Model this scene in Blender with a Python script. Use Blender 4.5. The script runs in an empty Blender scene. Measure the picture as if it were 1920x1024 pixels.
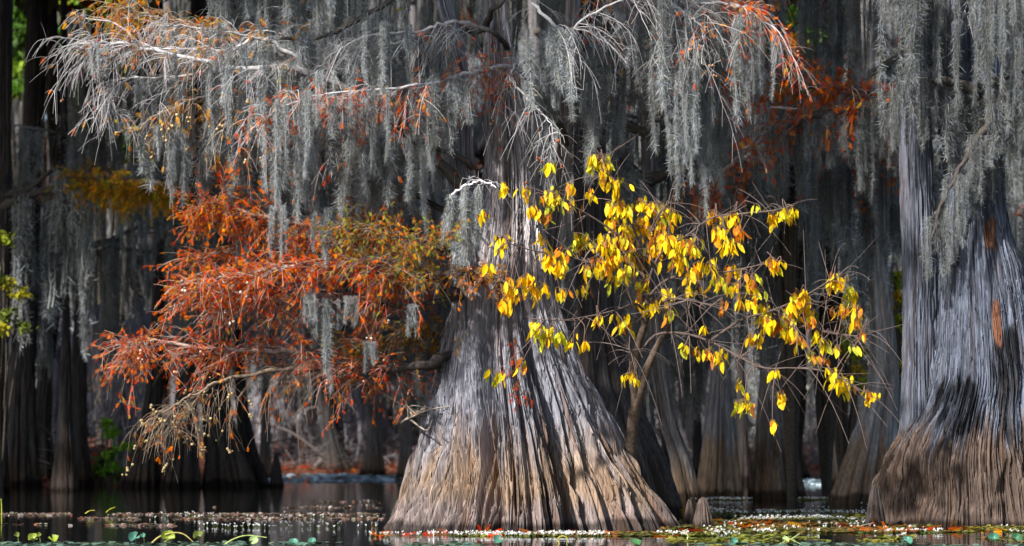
import bpy, math
import numpy as np
from mathutils import Vector

F, CAMZ, HOR = 4200.0, 1.2, 827.0
rng = np.random.default_rng(11)
C = bpy.context.scene.collection
UP = np.array([0, 0, 1.0])


def P(u, v, d):
    """a point seen at (u, v) of a 1920 px wide picture, d metres out on the lake"""
    return np.array([(u - 960) * d / F, d, CAMZ + (HOR - v) * d / F])


def unit(a):
    return a / np.maximum(np.linalg.norm(a, axis=-1, keepdims=True), 1e-9)


# ---------------------------------------------------------------- noise
_tabs = {}


def vn(x, y, seed, px=None):
    if seed not in _tabs:
        _tabs[seed] = np.random.default_rng(seed).random((256, 256)) * 2 - 1
    t = _tabs[seed]
    xi, yi = np.floor(x).astype(int), np.floor(y).astype(int)
    fx, fy = x - xi, y - yi
    fx, fy = fx * fx * (3 - 2 * fx), fy * fy * (3 - 2 * fy)
    x0, x1 = (xi, xi + 1) if px is None else (xi % px, (xi + 1) % px)
    x0, x1, y0, y1 = x0 & 255, x1 & 255, yi & 255, (yi + 1) & 255
    return (t[x0, y0] * (1 - fx) + t[x1, y0] * fx) * (1 - fy) + (t[x0, y1] * (1 - fx) + t[x1, y1] * fx) * fy


# ---------------------------------------------------------------- meshes
class MB:
    """collects vertices, faces and a colour per vertex, then links them as ONE mesh object"""

    def __init__(self):
        self.v, self.f, self.c, self.n = [], [], [], 0

    def add(self, v, f, col=(1, 1, 1)):
        v = np.asarray(v, float).reshape(-1, 3)
        c = np.asarray(col, float)
        if c.ndim == 1:
            c = np.tile(c, (len(v), 1))
        self.v.append(v)
        self.f.append(np.asarray(f, int) + self.n)
        self.c.append(c.reshape(-1, 3))
        self.n += len(v)
        return self

    def mesh(self, name, mat, smooth=True, off=(0, 0, 0)):
        me = bpy.data.meshes.new(name)
        v = np.concatenate(self.v) - np.asarray(off)
        c = np.concatenate(self.c)
        me.vertices.add(len(v))
        me.vertices.foreach_set('co', v.astype(np.float32).ravel())
        li = np.concatenate([f.ravel() for f in self.f])
        lt = np.concatenate([np.full(len(f), f.shape[1]) for f in self.f])
        ls = np.concatenate([[0], np.cumsum(lt)[:-1]])
        me.loops.add(len(li))
        me.loops.foreach_set('vertex_index', li.astype(np.int32))
        me.polygons.add(len(lt))
        me.polygons.foreach_set('loop_start', ls.astype(np.int32))
        me.polygons.foreach_set('use_smooth', np.full(len(lt), smooth))
        me.update(calc_edges=True)
        a = me.color_attributes.new('col', 'FLOAT_COLOR', 'POINT')
        a.data.foreach_set('color', np.c_[c, np.ones(len(c))].astype(np.float32).ravel())
        me.materials.append(mat)
        return me

    def build(self, name, mat, parent=None, smooth=True, off=None):
        if not self.v:
            return None
        if off is None:
            off = np.array(LOC[parent.name]) if parent else np.zeros(3)
        o = bpy.data.objects.new(name, self.mesh(name, mat, smooth, off))
        C.objects.link(o)
        if parent:
            o.parent = parent
            LOC[o.name] = LOC[parent.name]
        return o


LOC = {}


def tag(o, label=None, cat=None, group=None, kind=None):
    if label: o['label'] = label
    if cat: o['category'] = cat
    if group: o['group'] = group
    if kind: o['kind'] = kind
    return o


def thing(name, loc, label, cat, group=None):
    o = bpy.data.objects.new(name, None)
    o.empty_display_size = .3
    C.objects.link(o)
    o.location = Vector([float(x) for x in loc])
    LOC[o.name] = np.asarray(loc, float)
    return tag(o, label, cat, group)


def tubes(mb, pts, rad, sides=3, col=(1, 1, 1)):
    pts = np.asarray(pts, float)
    if pts.ndim == 2:
        pts, rad = pts[None], np.asarray(rad, float)[None]
    M, K, _ = pts.shape
    t = unit(np.gradient(pts, axis=1))
    ref = np.where(np.abs(t[..., 2:3]) > .8, np.array([1., .2, 0]), np.array([.1, .2, 1.]))
    # one reference per tube, so that rings do not twist
    ref = np.repeat(ref[:, K // 2:K // 2 + 1], K, 1)
    a = unit(np.cross(t, ref)); b = np.cross(t, a)
    an = np.arange(sides) * 2 * np.pi / sides
    v = pts[:, :, None] + rad[:, :, None, None] * (np.cos(an)[:, None] * a[:, :, None] + np.sin(an)[:, None] * b[:, :, None])
    i = np.arange(M * K * sides).reshape(M, K, sides)
    j = np.roll(i, -1, 2)
    f = np.stack([i[:, :-1], j[:, :-1], j[:, 1:], i[:, 1:]], -1).reshape(-1, 4)
    col = np.asarray(col, float)
    if col.ndim == 2 and len(col) == M:
        col = np.repeat(col, K * sides, 0)
    mb.add(v, f, col)


def ribbons(mb, pts, wid, col):
    M, K, _ = pts.shape
    t = unit(np.gradient(pts, axis=1))
    s = unit(np.cross(t, rng.normal(size=(M, 1, 3))))
    v = np.stack([pts - s * wid[..., None], pts + s * wid[..., None]], 2)
    i = np.arange(M * K * 2).reshape(M, K, 2)
    f = np.stack([i[:, :-1, 0], i[:, :-1, 1], i[:, 1:, 1], i[:, 1:, 0]], -1).reshape(-1, 4)
    mb.add(v, f, np.repeat(col, K * 2, 0))


def stamp(mb, tv, tf, org, X, Y, Z, sc, col):
    """copies a small template (leaf, spray, cone) to many places inside one mesh"""
    M = len(org)
    sc = np.asarray(sc, float)
    if sc.ndim == 1:
        sc = np.repeat(sc[:, None], 3, 1)
    l = tv[None] * sc[:, None]
    v = org[:, None] + l[..., :1] * X[:, None] + l[..., 1:2] * Y[:, None] + l[..., 2:] * Z[:, None]
    f = (tf[None] + (np.arange(M) * len(tv))[:, None, None]).reshape(-1, tf.shape[1])
    mb.add(v, f, np.repeat(col, len(tv), 0))


def frames(X, roll):
    X = unit(X)
    ref = np.where(np.abs(X[:, 2:3]) > .9, np.array([0, 1., 0]), UP)
    Y = unit(np.cross(ref, X)); Z = np.cross(X, Y)
    c, s = np.cos(roll)[:, None], np.sin(roll)[:, None]
    return X, c * Y + s * Z, c * Z - s * Y


def smoothpath(pts, n):
    """Catmull-Rom through the given points"""
    p = np.asarray(pts, float)
    p = np.vstack([2 * p[0] - p[1], p, 2 * p[-1] - p[-2]])
    out = []
    m = len(p) - 3
    for t in np.linspace(0, m - 1e-6, n):
        i = int(t); u = t - i
        a, b, c, d = p[i:i + 4]
        out.append(.5 * (2 * b + (c - a) * u + (2 * a - 5 * b + 4 * c - d) * u * u + (3 * b - a - 3 * c + d) * u ** 3))
    return np.array(out)


# ---------------------------------------------------------------- materials
def mat(name, rough=.9, trans=0., noise=(9, .35), bump=0., spec=.2, stretch=(1, 1, 1)):
    m = bpy.data.materials.new(name); m.use_nodes = True
    nt = m.node_tree; N, L = nt.nodes, nt.links
    b = N['Principled BSDF']; out = N['Material Output']
    b.inputs['Roughness'].default_value = rough
    b.inputs['Specular IOR Level'].default_value = spec
    at = N.new('ShaderNodeAttribute'); at.attribute_name = 'col'
    tc = N.new('ShaderNodeTexCoord'); mp = N.new('ShaderNodeMapping')
    mp.inputs['Scale'].default_value = stretch
    no = N.new('ShaderNodeTexNoise'); no.inputs['Scale'].default_value = noise[0]; no.inputs['Detail'].default_value = 4
    L.new(tc.outputs['Object'], mp.inputs[0]); L.new(mp.outputs[0], no.inputs['Vector'])
    mr = N.new('ShaderNodeMapRange')
    mr.inputs['From Min'].default_value = .3; mr.inputs['From Max'].default_value = .7
    mr.inputs['To Min'].default_value = 1 - noise[1]; mr.inputs['To Max'].default_value = 1 + noise[1]
    L.new(no.outputs[0], mr.inputs[0])
    mx = N.new('ShaderNodeVectorMath'); mx.operation = 'SCALE'
    L.new(at.outputs['Color'], mx.inputs[0]); L.new(mr.outputs[0], mx.inputs['Scale'])
    L.new(mx.outputs[0], b.inputs['Base Color'])
    if bump:
        bp = N.new('ShaderNodeBump'); bp.inputs['Strength'].default_value = bump; bp.inputs['Distance'].default_value = .02
        L.new(no.outputs[0], bp.inputs['Height']); L.new(bp.outputs[0], b.inputs['Normal'])
    if trans:
        tr = N.new('ShaderNodeBsdfTranslucent'); ms = N.new('ShaderNodeMixShader')
        ms.inputs[0].default_value = trans
        L.new(mx.outputs[0], tr.inputs[0]); L.new(b.outputs[0], ms.inputs[1]); L.new(tr.outputs[0], ms.inputs[2])
        L.new(ms.outputs[0], out.inputs['Surface'])
    return m


BARK = mat('bark', .9, noise=(14, .45), bump=.8, stretch=(2.6, 2.6, .2), spec=.05)
LIMB = mat('limb_bark', .9, noise=(20, .35), bump=.4, spec=.1)
TWIG = mat('twig_bark', .8, noise=(12, .2))
MOSS = mat('spanish_moss', 1., .3, noise=(2.5, .22), spec=0)
NEEDLE = mat('cypress_needles', .8, .42, noise=(6, .2), spec=.0)
LEAF = mat('broad_leaf', .55, .45, noise=(26, .22), spec=.25)
CONE = mat('seed_cone', .8)
PAD = mat('water_leaf', .45, .2, noise=(14, .25), spec=.4)
LITTER = mat('leaf_litter', .9, noise=(3, .4), bump=.5)
PETAL = mat('white_petal', .6, .25, noise=(5, .06))

# ---------------------------------------------------------------- trunks
BANDS = []


def trunk_mb(prof, d, nt=150, nz=130, lobes=(), seed=1, flute=(9, .10), plate=(40, .02), fine=0., dr=.88, pix=True,
             cols=((.20, .185, .175), (.24, .19, .145)), band=1.0, bandw=.18, dark=.12, flutetop=5.0, lean=0., zb=-.35, lump=0., upper=1.0, low=None, top=None,
             stains=()):
    """a cypress bole as one continuous skin: flared foot, buttress lobes with clefts, flutes and shreddy bark plates"""
    pr = np.asarray(prof, float)
    zz = CAMZ + (HOR - pr[:, 0]) * d / F
    cx = ((pr[:, 1] + pr[:, 2]) / 2 - 960) * d / F
    hw = (pr[:, 2] - pr[:, 1]) / 2 * d / F
    o = np.argsort(zz); zz, cx, hw = zz[o], cx[o], hw[o]
    z0, z1 = zb, zz[-1]
    q = np.linspace(0, 1, nz)
    zs = z0 + (z1 - z0) * q ** 1.25
    zd = np.linspace(z0, z1, 600)

    def sm(y):
        g = np.interp(zd, zz, y)
        if zb < zz[0]:
            sl = (y[1] - y[0]) / (zz[1] - zz[0])
            g = np.where(zd < zz[0], y[0] + sl * (zd - zz[0]), g)
        k = np.hanning(25); k /= k.sum()
        g = np.convolve(np.pad(g, 12, mode='edge'), k, mode='valid')
        return np.interp(zs, zd, g)

    cx, hw = sm(cx), sm(hw)
    # more columns on the lake side, where the bark is seen closest
    th = np.concatenate([np.linspace(-105, 105, int(nt * .8), endpoint=False), np.linspace(105, 255, nt - int(nt * .8), endpoint=False)])
    T, Zg = np.meshgrid(np.radians(th), zs, indexing='ij')
    H = np.repeat(hw[None], nt, 0)
    fa = np.clip(1 - Zg / flutetop, 0.12, 1)
    a = T / (2 * np.pi)
    wob = vn(a * 12, Zg * .7, seed + 1, 12) * .09 / 12
    D = np.zeros_like(T)
    cleft = np.zeros_like(T)
    for (tc, dep, w, zt) in lobes:
        tw = np.degrees(T) - tc + 2.0 * vn(Zg * 1.1 + tc, Zg * 0, seed + 2)
        tw = (tw + 180) % 360 - 180
        fz = np.clip((zt - Zg) / zt, 0, 1) ** .6
        g = np.exp(-(np.abs(tw) / w) ** 1.3) * fz
        D -= dep * H * g
        cleft = np.maximum(cleft, g)
    n, am = flute
    f1 = vn((a + wob) * n, Zg * .25, seed + 3, n)
    am = am * (1 + 1.0 * vn(a * 9, Zg * .35, seed + 30, 9))
    D += .05 * H * vn(a * 11, Zg * .55, seed + 31, 11) * np.clip(fa * 1.5, 0, 1)
    D -= am * H * np.exp(-np.abs(f1) * 4.2) * fa
    f1b = vn((a + wob) * n * 2, Zg * .4 + 9, seed + 4, n * 2)
    D -= am * .5 * H * np.exp(-np.abs(f1b) * 4.5) * fa
    n2, am2 = plate
    wob2 = vn(a * n2 / 2, Zg * 1.6, seed + 5, n2 // 2) * .24 / n2
    # the strips of bark keep about the same width where the bole narrows: fewer of them up there
    nu = max(8, int(n2 * upper))
    wob3 = vn(a * nu / 2, Zg * 1.6, seed + 25, max(2, nu // 2)) * .24 / nu
    wu = np.clip((H - .36 * hw.max()) / (.25 * hw.max()), 0, 1) if upper < 1 else 1.0

    def strips(nn, w_, s_):
        g = 0
        for mul, amp, zf, sh in ((.4, 1.25, .5, 4.2), (1, 1.0, 1.1, 5.5), (2, .65, 2.2, 5.0)):
            k = max(3, int(nn * mul))
            g = g - amp * np.exp(-np.abs(vn((a + w_) * k, Zg * zf + 5 * mul, s_ + int(mul * 5), k)) * sh)
        return g + .4 * vn((a + w_) * nn, Zg * 3.2 + 3, s_ + 8, nn)

    D += am2 * wu * strips(n2, wob2, seed + 100)
    if upper < 1:
        D += am2 * .62 * (1 - wu) * strips(nu, wob3, seed + 120)
    if lump:
        lf = np.clip((1.45 - Zg) / .4, 0, 1)
        D += lf * lump * (vn(a * 26 + 3 * vn(a * 10, Zg, seed + 40, 10), Zg * 2.1, seed + 41, 26) + .6 * vn(a * 60, Zg * 5, seed + 42, 60))
    if fine:
        p3 = vn((a + wob2) * n2 * 4, Zg * 4.5 + 5, seed + 9, n2 * 4)
        D += fine * p3
    R = np.maximum(H + D, .02)
    X = cx[None] + R * np.sin(T)
    Y = d + lean * Zg - dr * R * np.cos(T)
    v = np.stack([X, Y, Zg], -1)
    i = np.arange(nt * nz).reshape(nt, nz); j = np.roll(i, -1, 0)
    f = np.stack([i[:, :-1], j[:, :-1], j[:, 1:], i[:, 1:]], -1).reshape(-1, 4)
    # the bark's own colours: grey weathered wood above the flood line, tan fibre below it, wet black at the water
    st = vn((a + wob2) * n2 * 1.5, Zg * .9 + 31, seed + 10, int(n2 * 1.5)) * .5 + vn((a + wob) * n2 * .3, Zg * .5 + 3, seed + 11, max(2, int(n2 * .3))) * .5
    zl = band + .34 * vn(a * n2 * .6, Zg * .2, seed + 12, int(n2 * .6)) + .12 * vn(a * 9, Zg * .3, seed + 13, 9)
    k = np.clip((zl - Zg) / bandw, 0, 1)[..., None]
    g, t = np.array(cols[0]), np.array(cols[1])
    col = g * (1 - k) + t * k
    if top is not None:
        k3 = np.clip((Zg - 2.4) / 1.6, 0, 1)[..., None]
        col = col * (1 - k3) + np.array(top) * k3
    if low is not None:
        k2 = np.clip((.50 + .22 * vn(a * n2 * .3, Zg * .3, seed + 18, max(2, int(n2 * .3))) - Zg) / .25, 0, 1)[..., None]
        col = col * (1 - k2) + np.array(low) * k2
    col = col * (1 + .75 * st[..., None])
    warm = np.clip(vn(a * n2 * .5, Zg * .8 + 77, seed + 14, int(n2 * .5)) * 1.6 - .5, 0, 1)[..., None]
    col = col * (1 - .4 * warm) + np.array([.26, .12, .055]) * .4 * warm * (t.mean() / .2)
    wet = np.clip((dark + .05 * vn(a * 30, Zg, seed + 15, 30) - Zg) / .07, 0, 1)[..., None]
    col = col * (1 - .72 * wet)
    for (su, sv, rw, rh, sc) in stains:
        px = X * F / d + 960; pv = HOR - (Zg - CAMZ) * F / d
        e = np.abs((px - su) / rw) ** 3 + np.abs((pv - sv) / rh) ** 3
        e = e + .4 * vn(a * 60, Zg * 1.2, seed + 16, 60) + .6 * vn(a * 200, Zg * 1.3, seed + 17, 200)
        gr = np.clip(.9 + .4 * vn(a * 250, Zg * 2.4, seed + 19, 250), .5, 1)
        kk = (np.clip((1.25 - e) * 1.6, 0, 1) * gr)[..., None] * (np.cos(T)[..., None] > 0)
        col = col * (1 - kk) + np.array(sc) * kk
    mb = MB(); mb.add(v, f, np.clip(col, .004, .9)); mb.grid = (v, np.clip(col, .004, .9), zs)
    return mb



def loose_bark(parent, tmb, n, zmax, off=.03, front=.78):
    """slivers of bark peeling from the bole: each follows the grain and lifts off at one end"""
    v, col, zs = tmb.grid
    nt = int(len(v) * .8)
    mb = MB()
    for _ in range(n):
        z0 = rng.uniform(.12, zmax)
        k0 = int(np.searchsorted(zs, z0)); ln = rng.uniform(.12, .75)
        k1 = int(np.searchsorted(zs, z0 + ln))
        i = int(rng.uniform(.5 - front / 2, .5 + front / 2) * nt); w = int(rng.integers(2, 7))
        if k1 >= len(zs) - 1 or k1 - k0 < 3: continue
        ks = np.unique(np.linspace(k0, k1, 9).astype(int)); s = np.linspace(0, 1, len(ks))
        if rng.random() < .5: s = s[::-1]
        i2 = np.clip(i + np.round(np.cumsum(rng.normal(0, .5, len(ks)))).astype(int), 0, nt - 8)
        a, c = v[i2, ks], v[i2 + w, ks]
        m_ = (a + c) / 2
        ax = np.stack([np.full(len(ks), v[:, k0, 0].mean()), np.full(len(ks), v[:, k0, 1].mean()), m_[:, 2]], -1)
        nrm = unit(m_ - ax)
        o = (.006 + off * rng.uniform(.2, 1) * s ** 2)[:, None] * nrm
        tw = rng.uniform(-.012, .012)
        tap = (1 - .75 * s ** 3)[:, None]
        L_, R_ = m_ + (a - m_) * tap + o + tw * nrm * s[:, None], m_ + (c - m_) * tap + o - tw * nrm * s[:, None]
        M_ = (L_ + R_) / 2 + nrm * .008
        q = np.stack([L_, M_, R_], 1)
        j = np.arange(len(ks) * 3).reshape(len(ks), 3)
        f = np.concatenate([np.stack([j[:-1, e], j[:-1, e + 1], j[1:, e + 1], j[1:, e]], -1) for e in (0, 1)])
        mb.add(q, f, np.repeat(col[i2, ks] * rng.uniform(.6, 1.35), 3, 0))
    return mb.build('loose_bark', BARK, parent)


# ---------------------------------------------------------------- templates
def moss_mb(k, width, L, dens=640, wd=1.0):
    """a curtain of Spanish moss: ragged hanging tails made of thousands of short curling threads"""
    mb = MB()
    for _ in range(k):
        x0, y0 = rng.uniform(-width / 2, width / 2), rng.uniform(-.10, .10)
        l = L * rng.uniform(.25, 1.0)
        m = int(dens * l)
        s = rng.random(m) ** .85
        ph = rng.uniform(0, 6, 4)
        cxs = x0 + .03 * np.sin(s * 5 * l + ph[0]) * s; cys = y0 + .03 * np.sin(s * 4 * l + ph[1]) * s
        r = (.044 * (1 - .6 * s) * (1 + .5 * np.sin(s * 9 * l + ph[2]))) * rng.uniform(.45, 1.15)
        an = rng.uniform(0, 6.283, m); rr = r * np.sqrt(rng.random(m))
        p0 = np.stack([cxs + rr * np.cos(an), cys + rr * np.sin(an), -s * l], -1)
        le = rng.uniform(.022, .062, m)
        dv = unit(np.stack([np.cos(an) * .4, np.sin(an) * .4, rng.uniform(-1.5, .3, m)], -1) + rng.normal(0, .42, (m, 3)))
        bend = rng.normal(0, .85, (m, 3)); bend[:, 2] -= .35
        q = np.linspace(0, 1, 4)[None, :, None]
        pts = p0[:, None] + le[:, None, None] * (q * dv[:, None] + q * q * bend[:, None])
        w = wd * np.outer(rng.uniform(.0013, .0026, m), [1, 1, .8, .3])
        tone = (rng.uniform(.5, 1.55, m) * rng.uniform(.7, 1.25))[:, None]
        c = tone * np.where(rng.random((m, 1)) < .34, [.37, .36, .29], [.38, .415, .45])
        ribbons(mb, pts, w, c)
        # the long core threads each tail hangs on
        mc = 6
        sc = np.linspace(0, 1, 14)
        pc = np.stack([x0 + .03 * np.sin(sc * 5 * l + ph[0]) * sc, y0 + .03 * np.sin(sc * 4 * l + ph[1]) * sc, -sc * l], -1)
        pc = pc[None] + np.cumsum(rng.normal(0, .006, (mc, 14, 3)), 1)
        ribbons(mb, pc, np.full((mc, 14), .004 * wd), np.tile([.26, .265, .26], (mc, 1)) * rng.uniform(.6, 1.2, (mc, 1)))
    return np.concatenate(mb.v), np.concatenate([f for f in mb.f]), np.concatenate(mb.c)


MOSSES = {'s': [moss_mb(3, .20, .55) for _ in range(4)],
          'm': [moss_mb(5, .46, 1.1) for _ in range(6)],
          'l': [moss_mb(6, .54, 1.8) for _ in range(6)]}
dimmed = lambda q: (q[0], q[1], q[2] * .85)      # moss colour darkened to imitate the inner swamp's shade
DIM = {k: [MB().add(*dimmed(moss_mb(n, w_, l_, 260, 1.6))).mesh('moss_curtain', MOSS, False) for _ in range(5)] for k, n, w_, l_ in (('s', 3, .2, .55), ('m', 5, .36, 1.1), ('l', 6, .44, 1.8))}
BASEL = {'s': .55, 'm': 1.1, 'l': 1.8}


def moss(parent, p, length, scale=1.0):
    """hangs one curtain from point p; the longer it is the longer the mesh it takes"""
    b = length / scale
    key = 's' if b < .75 else ('m' if b < 1.4 else 'l')
    o = bpy.data.objects.new('hanging_moss', DIM[key][rng.integers(5)]); C.objects.link(o)
    o.parent = parent
    o.location = Vector(np.asarray(p, float) - LOC[parent.name])
    o.rotation_euler = (rng.normal(0, .03), rng.normal(0, .03), rng.choice([0, math.pi]) + rng.normal(0, .5))
    o.scale = (scale * rng.uniform(.75, 1.25), scale * rng.uniform(.8, 1.2), length / BASEL[key])
    return o


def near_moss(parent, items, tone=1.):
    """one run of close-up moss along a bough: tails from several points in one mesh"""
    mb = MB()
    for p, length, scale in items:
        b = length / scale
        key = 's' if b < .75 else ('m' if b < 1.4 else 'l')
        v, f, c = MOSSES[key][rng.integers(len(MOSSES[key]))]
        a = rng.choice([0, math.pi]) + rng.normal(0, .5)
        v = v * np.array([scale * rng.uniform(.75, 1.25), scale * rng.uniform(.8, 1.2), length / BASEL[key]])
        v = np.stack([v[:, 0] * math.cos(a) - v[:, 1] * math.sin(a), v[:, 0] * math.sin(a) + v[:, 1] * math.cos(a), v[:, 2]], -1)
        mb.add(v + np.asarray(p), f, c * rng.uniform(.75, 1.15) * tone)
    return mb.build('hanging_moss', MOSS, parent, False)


def spray_template():
    v, f = [], []
    for k in range(7):
        x = .08 + k * .125
        for s in (-1, 1):
            l = .34 * (1 - .45 * abs(k / 6 - .35)); n = len(v)
            v += [[x - .035, 0, 0], [x + .055, 0, 0], [x + .14, s * l, -.05]]
            f.append([n, n + 1, n + 2])
    n = len(v)
    v += [[0, -.02, 0], [0, .02, 0], [1.08, 0, -.04]]; f.append([n, n + 1, n + 2])
    return np.array(v), np.array(f)


SPV, SPF = spray_template()


def leaf_template():
    """a drooping pointed oval leaf folded along its midrib"""
    xs = [0, .16, .38, .62, .84, 1.0]; ws = [.02, .19, .27, .25, .13, .005]
    v, f = [], []
    for x, w in zip(xs, ws):
        zc = -.16 * x * x
        v += [[x, -w, zc + .10 * w * 2], [x, 0, zc], [x, w, zc + .10 * w * 2]]
    for i in range(5):
        a = 3 * i
        f += [[a, a + 1, a + 4, a + 3], [a + 1, a + 2, a + 5, a + 4]]
    return np.array(v), np.array(f)


LFV, LFF = leaf_template()


def ico():
    t = (1 + 5 ** .5) / 2
    v = np.array([[-1, t, 0], [1, t, 0], [-1, -t, 0], [1, -t, 0], [0, -1, t], [0, 1, t], [0, -1, -t], [0, 1, -t], [t, 0, -1], [t, 0, 1], [-t, 0, -1], [-t, 0, 1]])
    f = np.array([[0, 11, 5], [0, 5, 1], [0, 1, 7], [0, 7, 10], [0, 10, 11], [1, 5, 9], [5, 11, 4], [11, 10, 2], [10, 7, 6], [7, 1, 8], [3, 9, 4], [3, 4, 2], [3, 2, 6], [3, 6, 8], [3, 8, 9], [4, 9, 5], [2, 4, 11], [6, 2, 10], [8, 6, 7], [9, 8, 1]])
    return unit(v), f


ICV, ICF = ico()
RUST = dict(red=(.56, .045, .004), orange=(.66, .15, .004), amber=(.60, .27, .010), ochre=(.30, .15, .02), olive=(.30, .28, .02), green=(.20, .28, .03), brown=(.17, .06, .025))


def palette(m, mix, lift=1.1):
    ks = list(mix); pr = np.array([mix[k] for k in ks], float); pr /= pr.sum()
    c = np.array([RUST[k] for k in ks])[rng.choice(len(ks), m, p=pr)]
    return c * lift * rng.uniform(.65, 1.25, (m, 1)) * rng.normal(1, .07, (m, 3))


def sprays(mb, org, direc, size, mix):
    m = len(org)
    if not m: return
    # neighbouring sprays on a twig turn colour together
    X, Y, Z = frames(direc + rng.normal(0, .45, (m, 3)) + np.array([0, 0, -.3]), rng.uniform(0, 6.28, m))
    stamp(mb, SPV, SPF, org, X, Y, Z, size * rng.uniform(.6, 1.25, m), np.clip(palette(m, mix), .003, 1))


# ---------------------------------------------------------------- branches
CONES = []


def finish_cones(tree):
    """the first hundred cones hang as pieces of their own, the rest as one"""
    global CONES
    if len(CONES) > 100:
        order = rng.permutation(len(CONES))
        CONES = [CONES[k] for k in order]
    for br, p, c in CONES[:100]:
        k = tuple(c)
        if k not in CONEM: CONEM[k] = MB().add(ICV, ICF, c).mesh('seed_cone', CONE)
        o = bpy.data.objects.new('seed_cone', CONEM[k]); C.objects.link(o); o.parent = br
        o.location = Vector(p - LOC[br.name]); s = rng.uniform(.014, .024); o.scale = (s, s, s * 1.1)
    rest = CONES[100:]
    if rest:
        mb = MB()
        for br, p, c in rest: mb.add(ICV * rng.uniform(.014, .024) + p, ICF, np.array(c) * rng.uniform(.6, 1.3))
        tag(mb.build('seed_cones', CONE, tree), kind='stuff')
    CONES = []


CONEM = {}
def limb(parent, path, r0, r1, ncol=(.07, .06, .052), tip=(.5, .48, .47), pale=.5, nsec=20, t0=.15, seclen=(.4, 1.0), droop=.35, nter=7, terlen=(.14, .36),
         fol=0., folsize=.10, mix=None, cones=0, conecol=(.36, .17, .09), secdir=None, twr=1., n=40, updown=.35, depth=.6, tipfol=False, name='branch', secr=.006, conet=.0, tp=1.15, wdr=(.25, .9)):
    """one limb with its side twigs; needles, cones and moss are sub-parts of it.  returns (object, dense path)"""
    pts = smoothpath(path, n)
    L = np.linalg.norm(np.diff(pts, axis=0), axis=1).sum()
    pts[1:-1] += rng.normal(0, .006 * min(2, L), (n - 2, 3))
    t = np.linspace(0, 1, n)
    rad = r0 * (1 - t) ** tp + r1
    kk = np.clip((t - pale + .15) / .3, 0, 1)[:, None]
    colr = np.array(ncol) * (1 - kk) + np.array(tip) * kk
    mb = MB(); S = 7
    tubes(mb, pts, rad * (1 + .12 * rng.normal(size=n)), S, np.repeat(colr, S, 0))
    br = mb.build(name, LIMB, parent)
    tw = MB(); fo = MB()
    tan = unit(np.gradient(pts, axis=0))
    if nsec:
        K = 7
        ti = rng.uniform(t0, 1, nsec); ti[-1] = 1
        ix = np.minimum((ti * (n - 1)).astype(int), n - 1)
        p = pts[ix]; tg = tan[ix]
        side = rng.normal(0, 1, (nsec, 3)) * np.array([.55, depth, updown])
        dv = unit(tg * rng.uniform(.45, 1.0, (nsec, 1)) + side + (np.array(secdir) if secdir is not None else 0))
        sl = rng.uniform(*seclen, nsec) * (1.15 - .45 * ti)
        q = np.linspace(0, 1, K)[None, :, None]
        sp = p[:, None] + sl[:, None, None] * (q * dv[:, None] + np.array([0, 0, -1.]) * droop * rng.uniform(.4, 1.5, (nsec, 1, 1)) * q * q)
        sp[:, 1:] += np.cumsum(rng.normal(0, .016, (nsec, K - 1, 3)), 1)
        sr = np.outer(rng.uniform(.7, 1.2, nsec) * secr * twr, np.linspace(1, .35, K))
        sc = np.array(tip) * rng.uniform(.6, 1.2, (nsec, 1)) * np.clip(.45 + ti, 0, 1)[:, None]
        tubes(tw, sp, sr, 4, np.clip(sc, 0, .85))
        m = nsec * nter
        si = np.repeat(np.arange(nsec), nter); s = rng.uniform(.15, 1, m)
        k0 = np.minimum((s * (K - 1)).astype(int), K - 2); fr = (s * (K - 1) - k0)[:, None]
        q0 = sp[si, k0] * (1 - fr) + sp[si, k0 + 1] * fr
        d0 = unit(sp[si, k0 + 1] - sp[si, k0])
        d1 = unit(d0 * .7 + rng.normal(0, .5, (m, 3)))
        tl = rng.uniform(*terlen, m)
        K2 = 5; q2 = np.linspace(0, 1, K2)[None, :, None]
        tp = q0[:, None] + tl[:, None, None] * (q2 * d1[:, None] + np.array([0, 0, -1.]) * rng.uniform(*wdr, (m, 1, 1)) * q2 * q2)
        tc = np.array(tip) * rng.uniform(.5, 1.25, (m, 1)) * rng.normal(1, .04, (m, 3))
        tubes(tw, tp, np.outer(rng.uniform(.6, 1.2, m) * .0038 * twr, np.linspace(1, .5, K2)), 3, np.clip(tc, 0, .85))
        if fol:
            nf = int(m * fol)
            w = rng.integers(m, size=nf); kk2 = rng.integers(0 if not tipfol else 2, K2 - 1, nf); u = rng.random((nf, 1))
            fp = tp[w, kk2] * (1 - u) + tp[w, kk2 + 1] * u
            sprays(fo, fp, unit(tp[w, kk2 + 1] - tp[w, kk2]), folsize, mix)
        if cones:
            w = rng.integers(m, size=cones)
            if conet: w = w[ti[si[w]] > conet]
            base = tp[w, -1]; kn = rng.integers(1, 4, len(w))
            base = np.repeat(base, kn, 0); base = base + rng.normal(0, .02, base.shape)
            for q_ in base: CONES.append((br, q_, conecol))
    tw.build('twigs', TWIG, br)
    fo.build('needle_foliage', NEEDLE, br, False)
    return br, pts


def drape(br, pts, n, t=(0., 1.), length=(.5, 1.4), scale=1., jit=.05, dim=False, tone=1.):
    its = []
    for a in np.sort(rng.uniform(t[0], t[1], n)):
        p = pts[int(a * (len(pts) - 1))] + rng.normal(0, jit, 3) * np.array([1, 1.6, .3])
        its.append((p, rng.uniform(*length), scale * rng.uniform(.7, 1.2)))
    if dim:
        for it in its: moss(br, *it)
    else:
        for k in range(0, len(its), 3): near_moss(br, its[k:k + 3], tone)


def PP(path, d, dd=0.):
    """pixel path -> points, running from depth d to depth d + dd"""
    n = len(path)
    return [P(u, v, d + dd * i / (n - 1)) for i, (u, v) in enumerate(path)]

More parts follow.
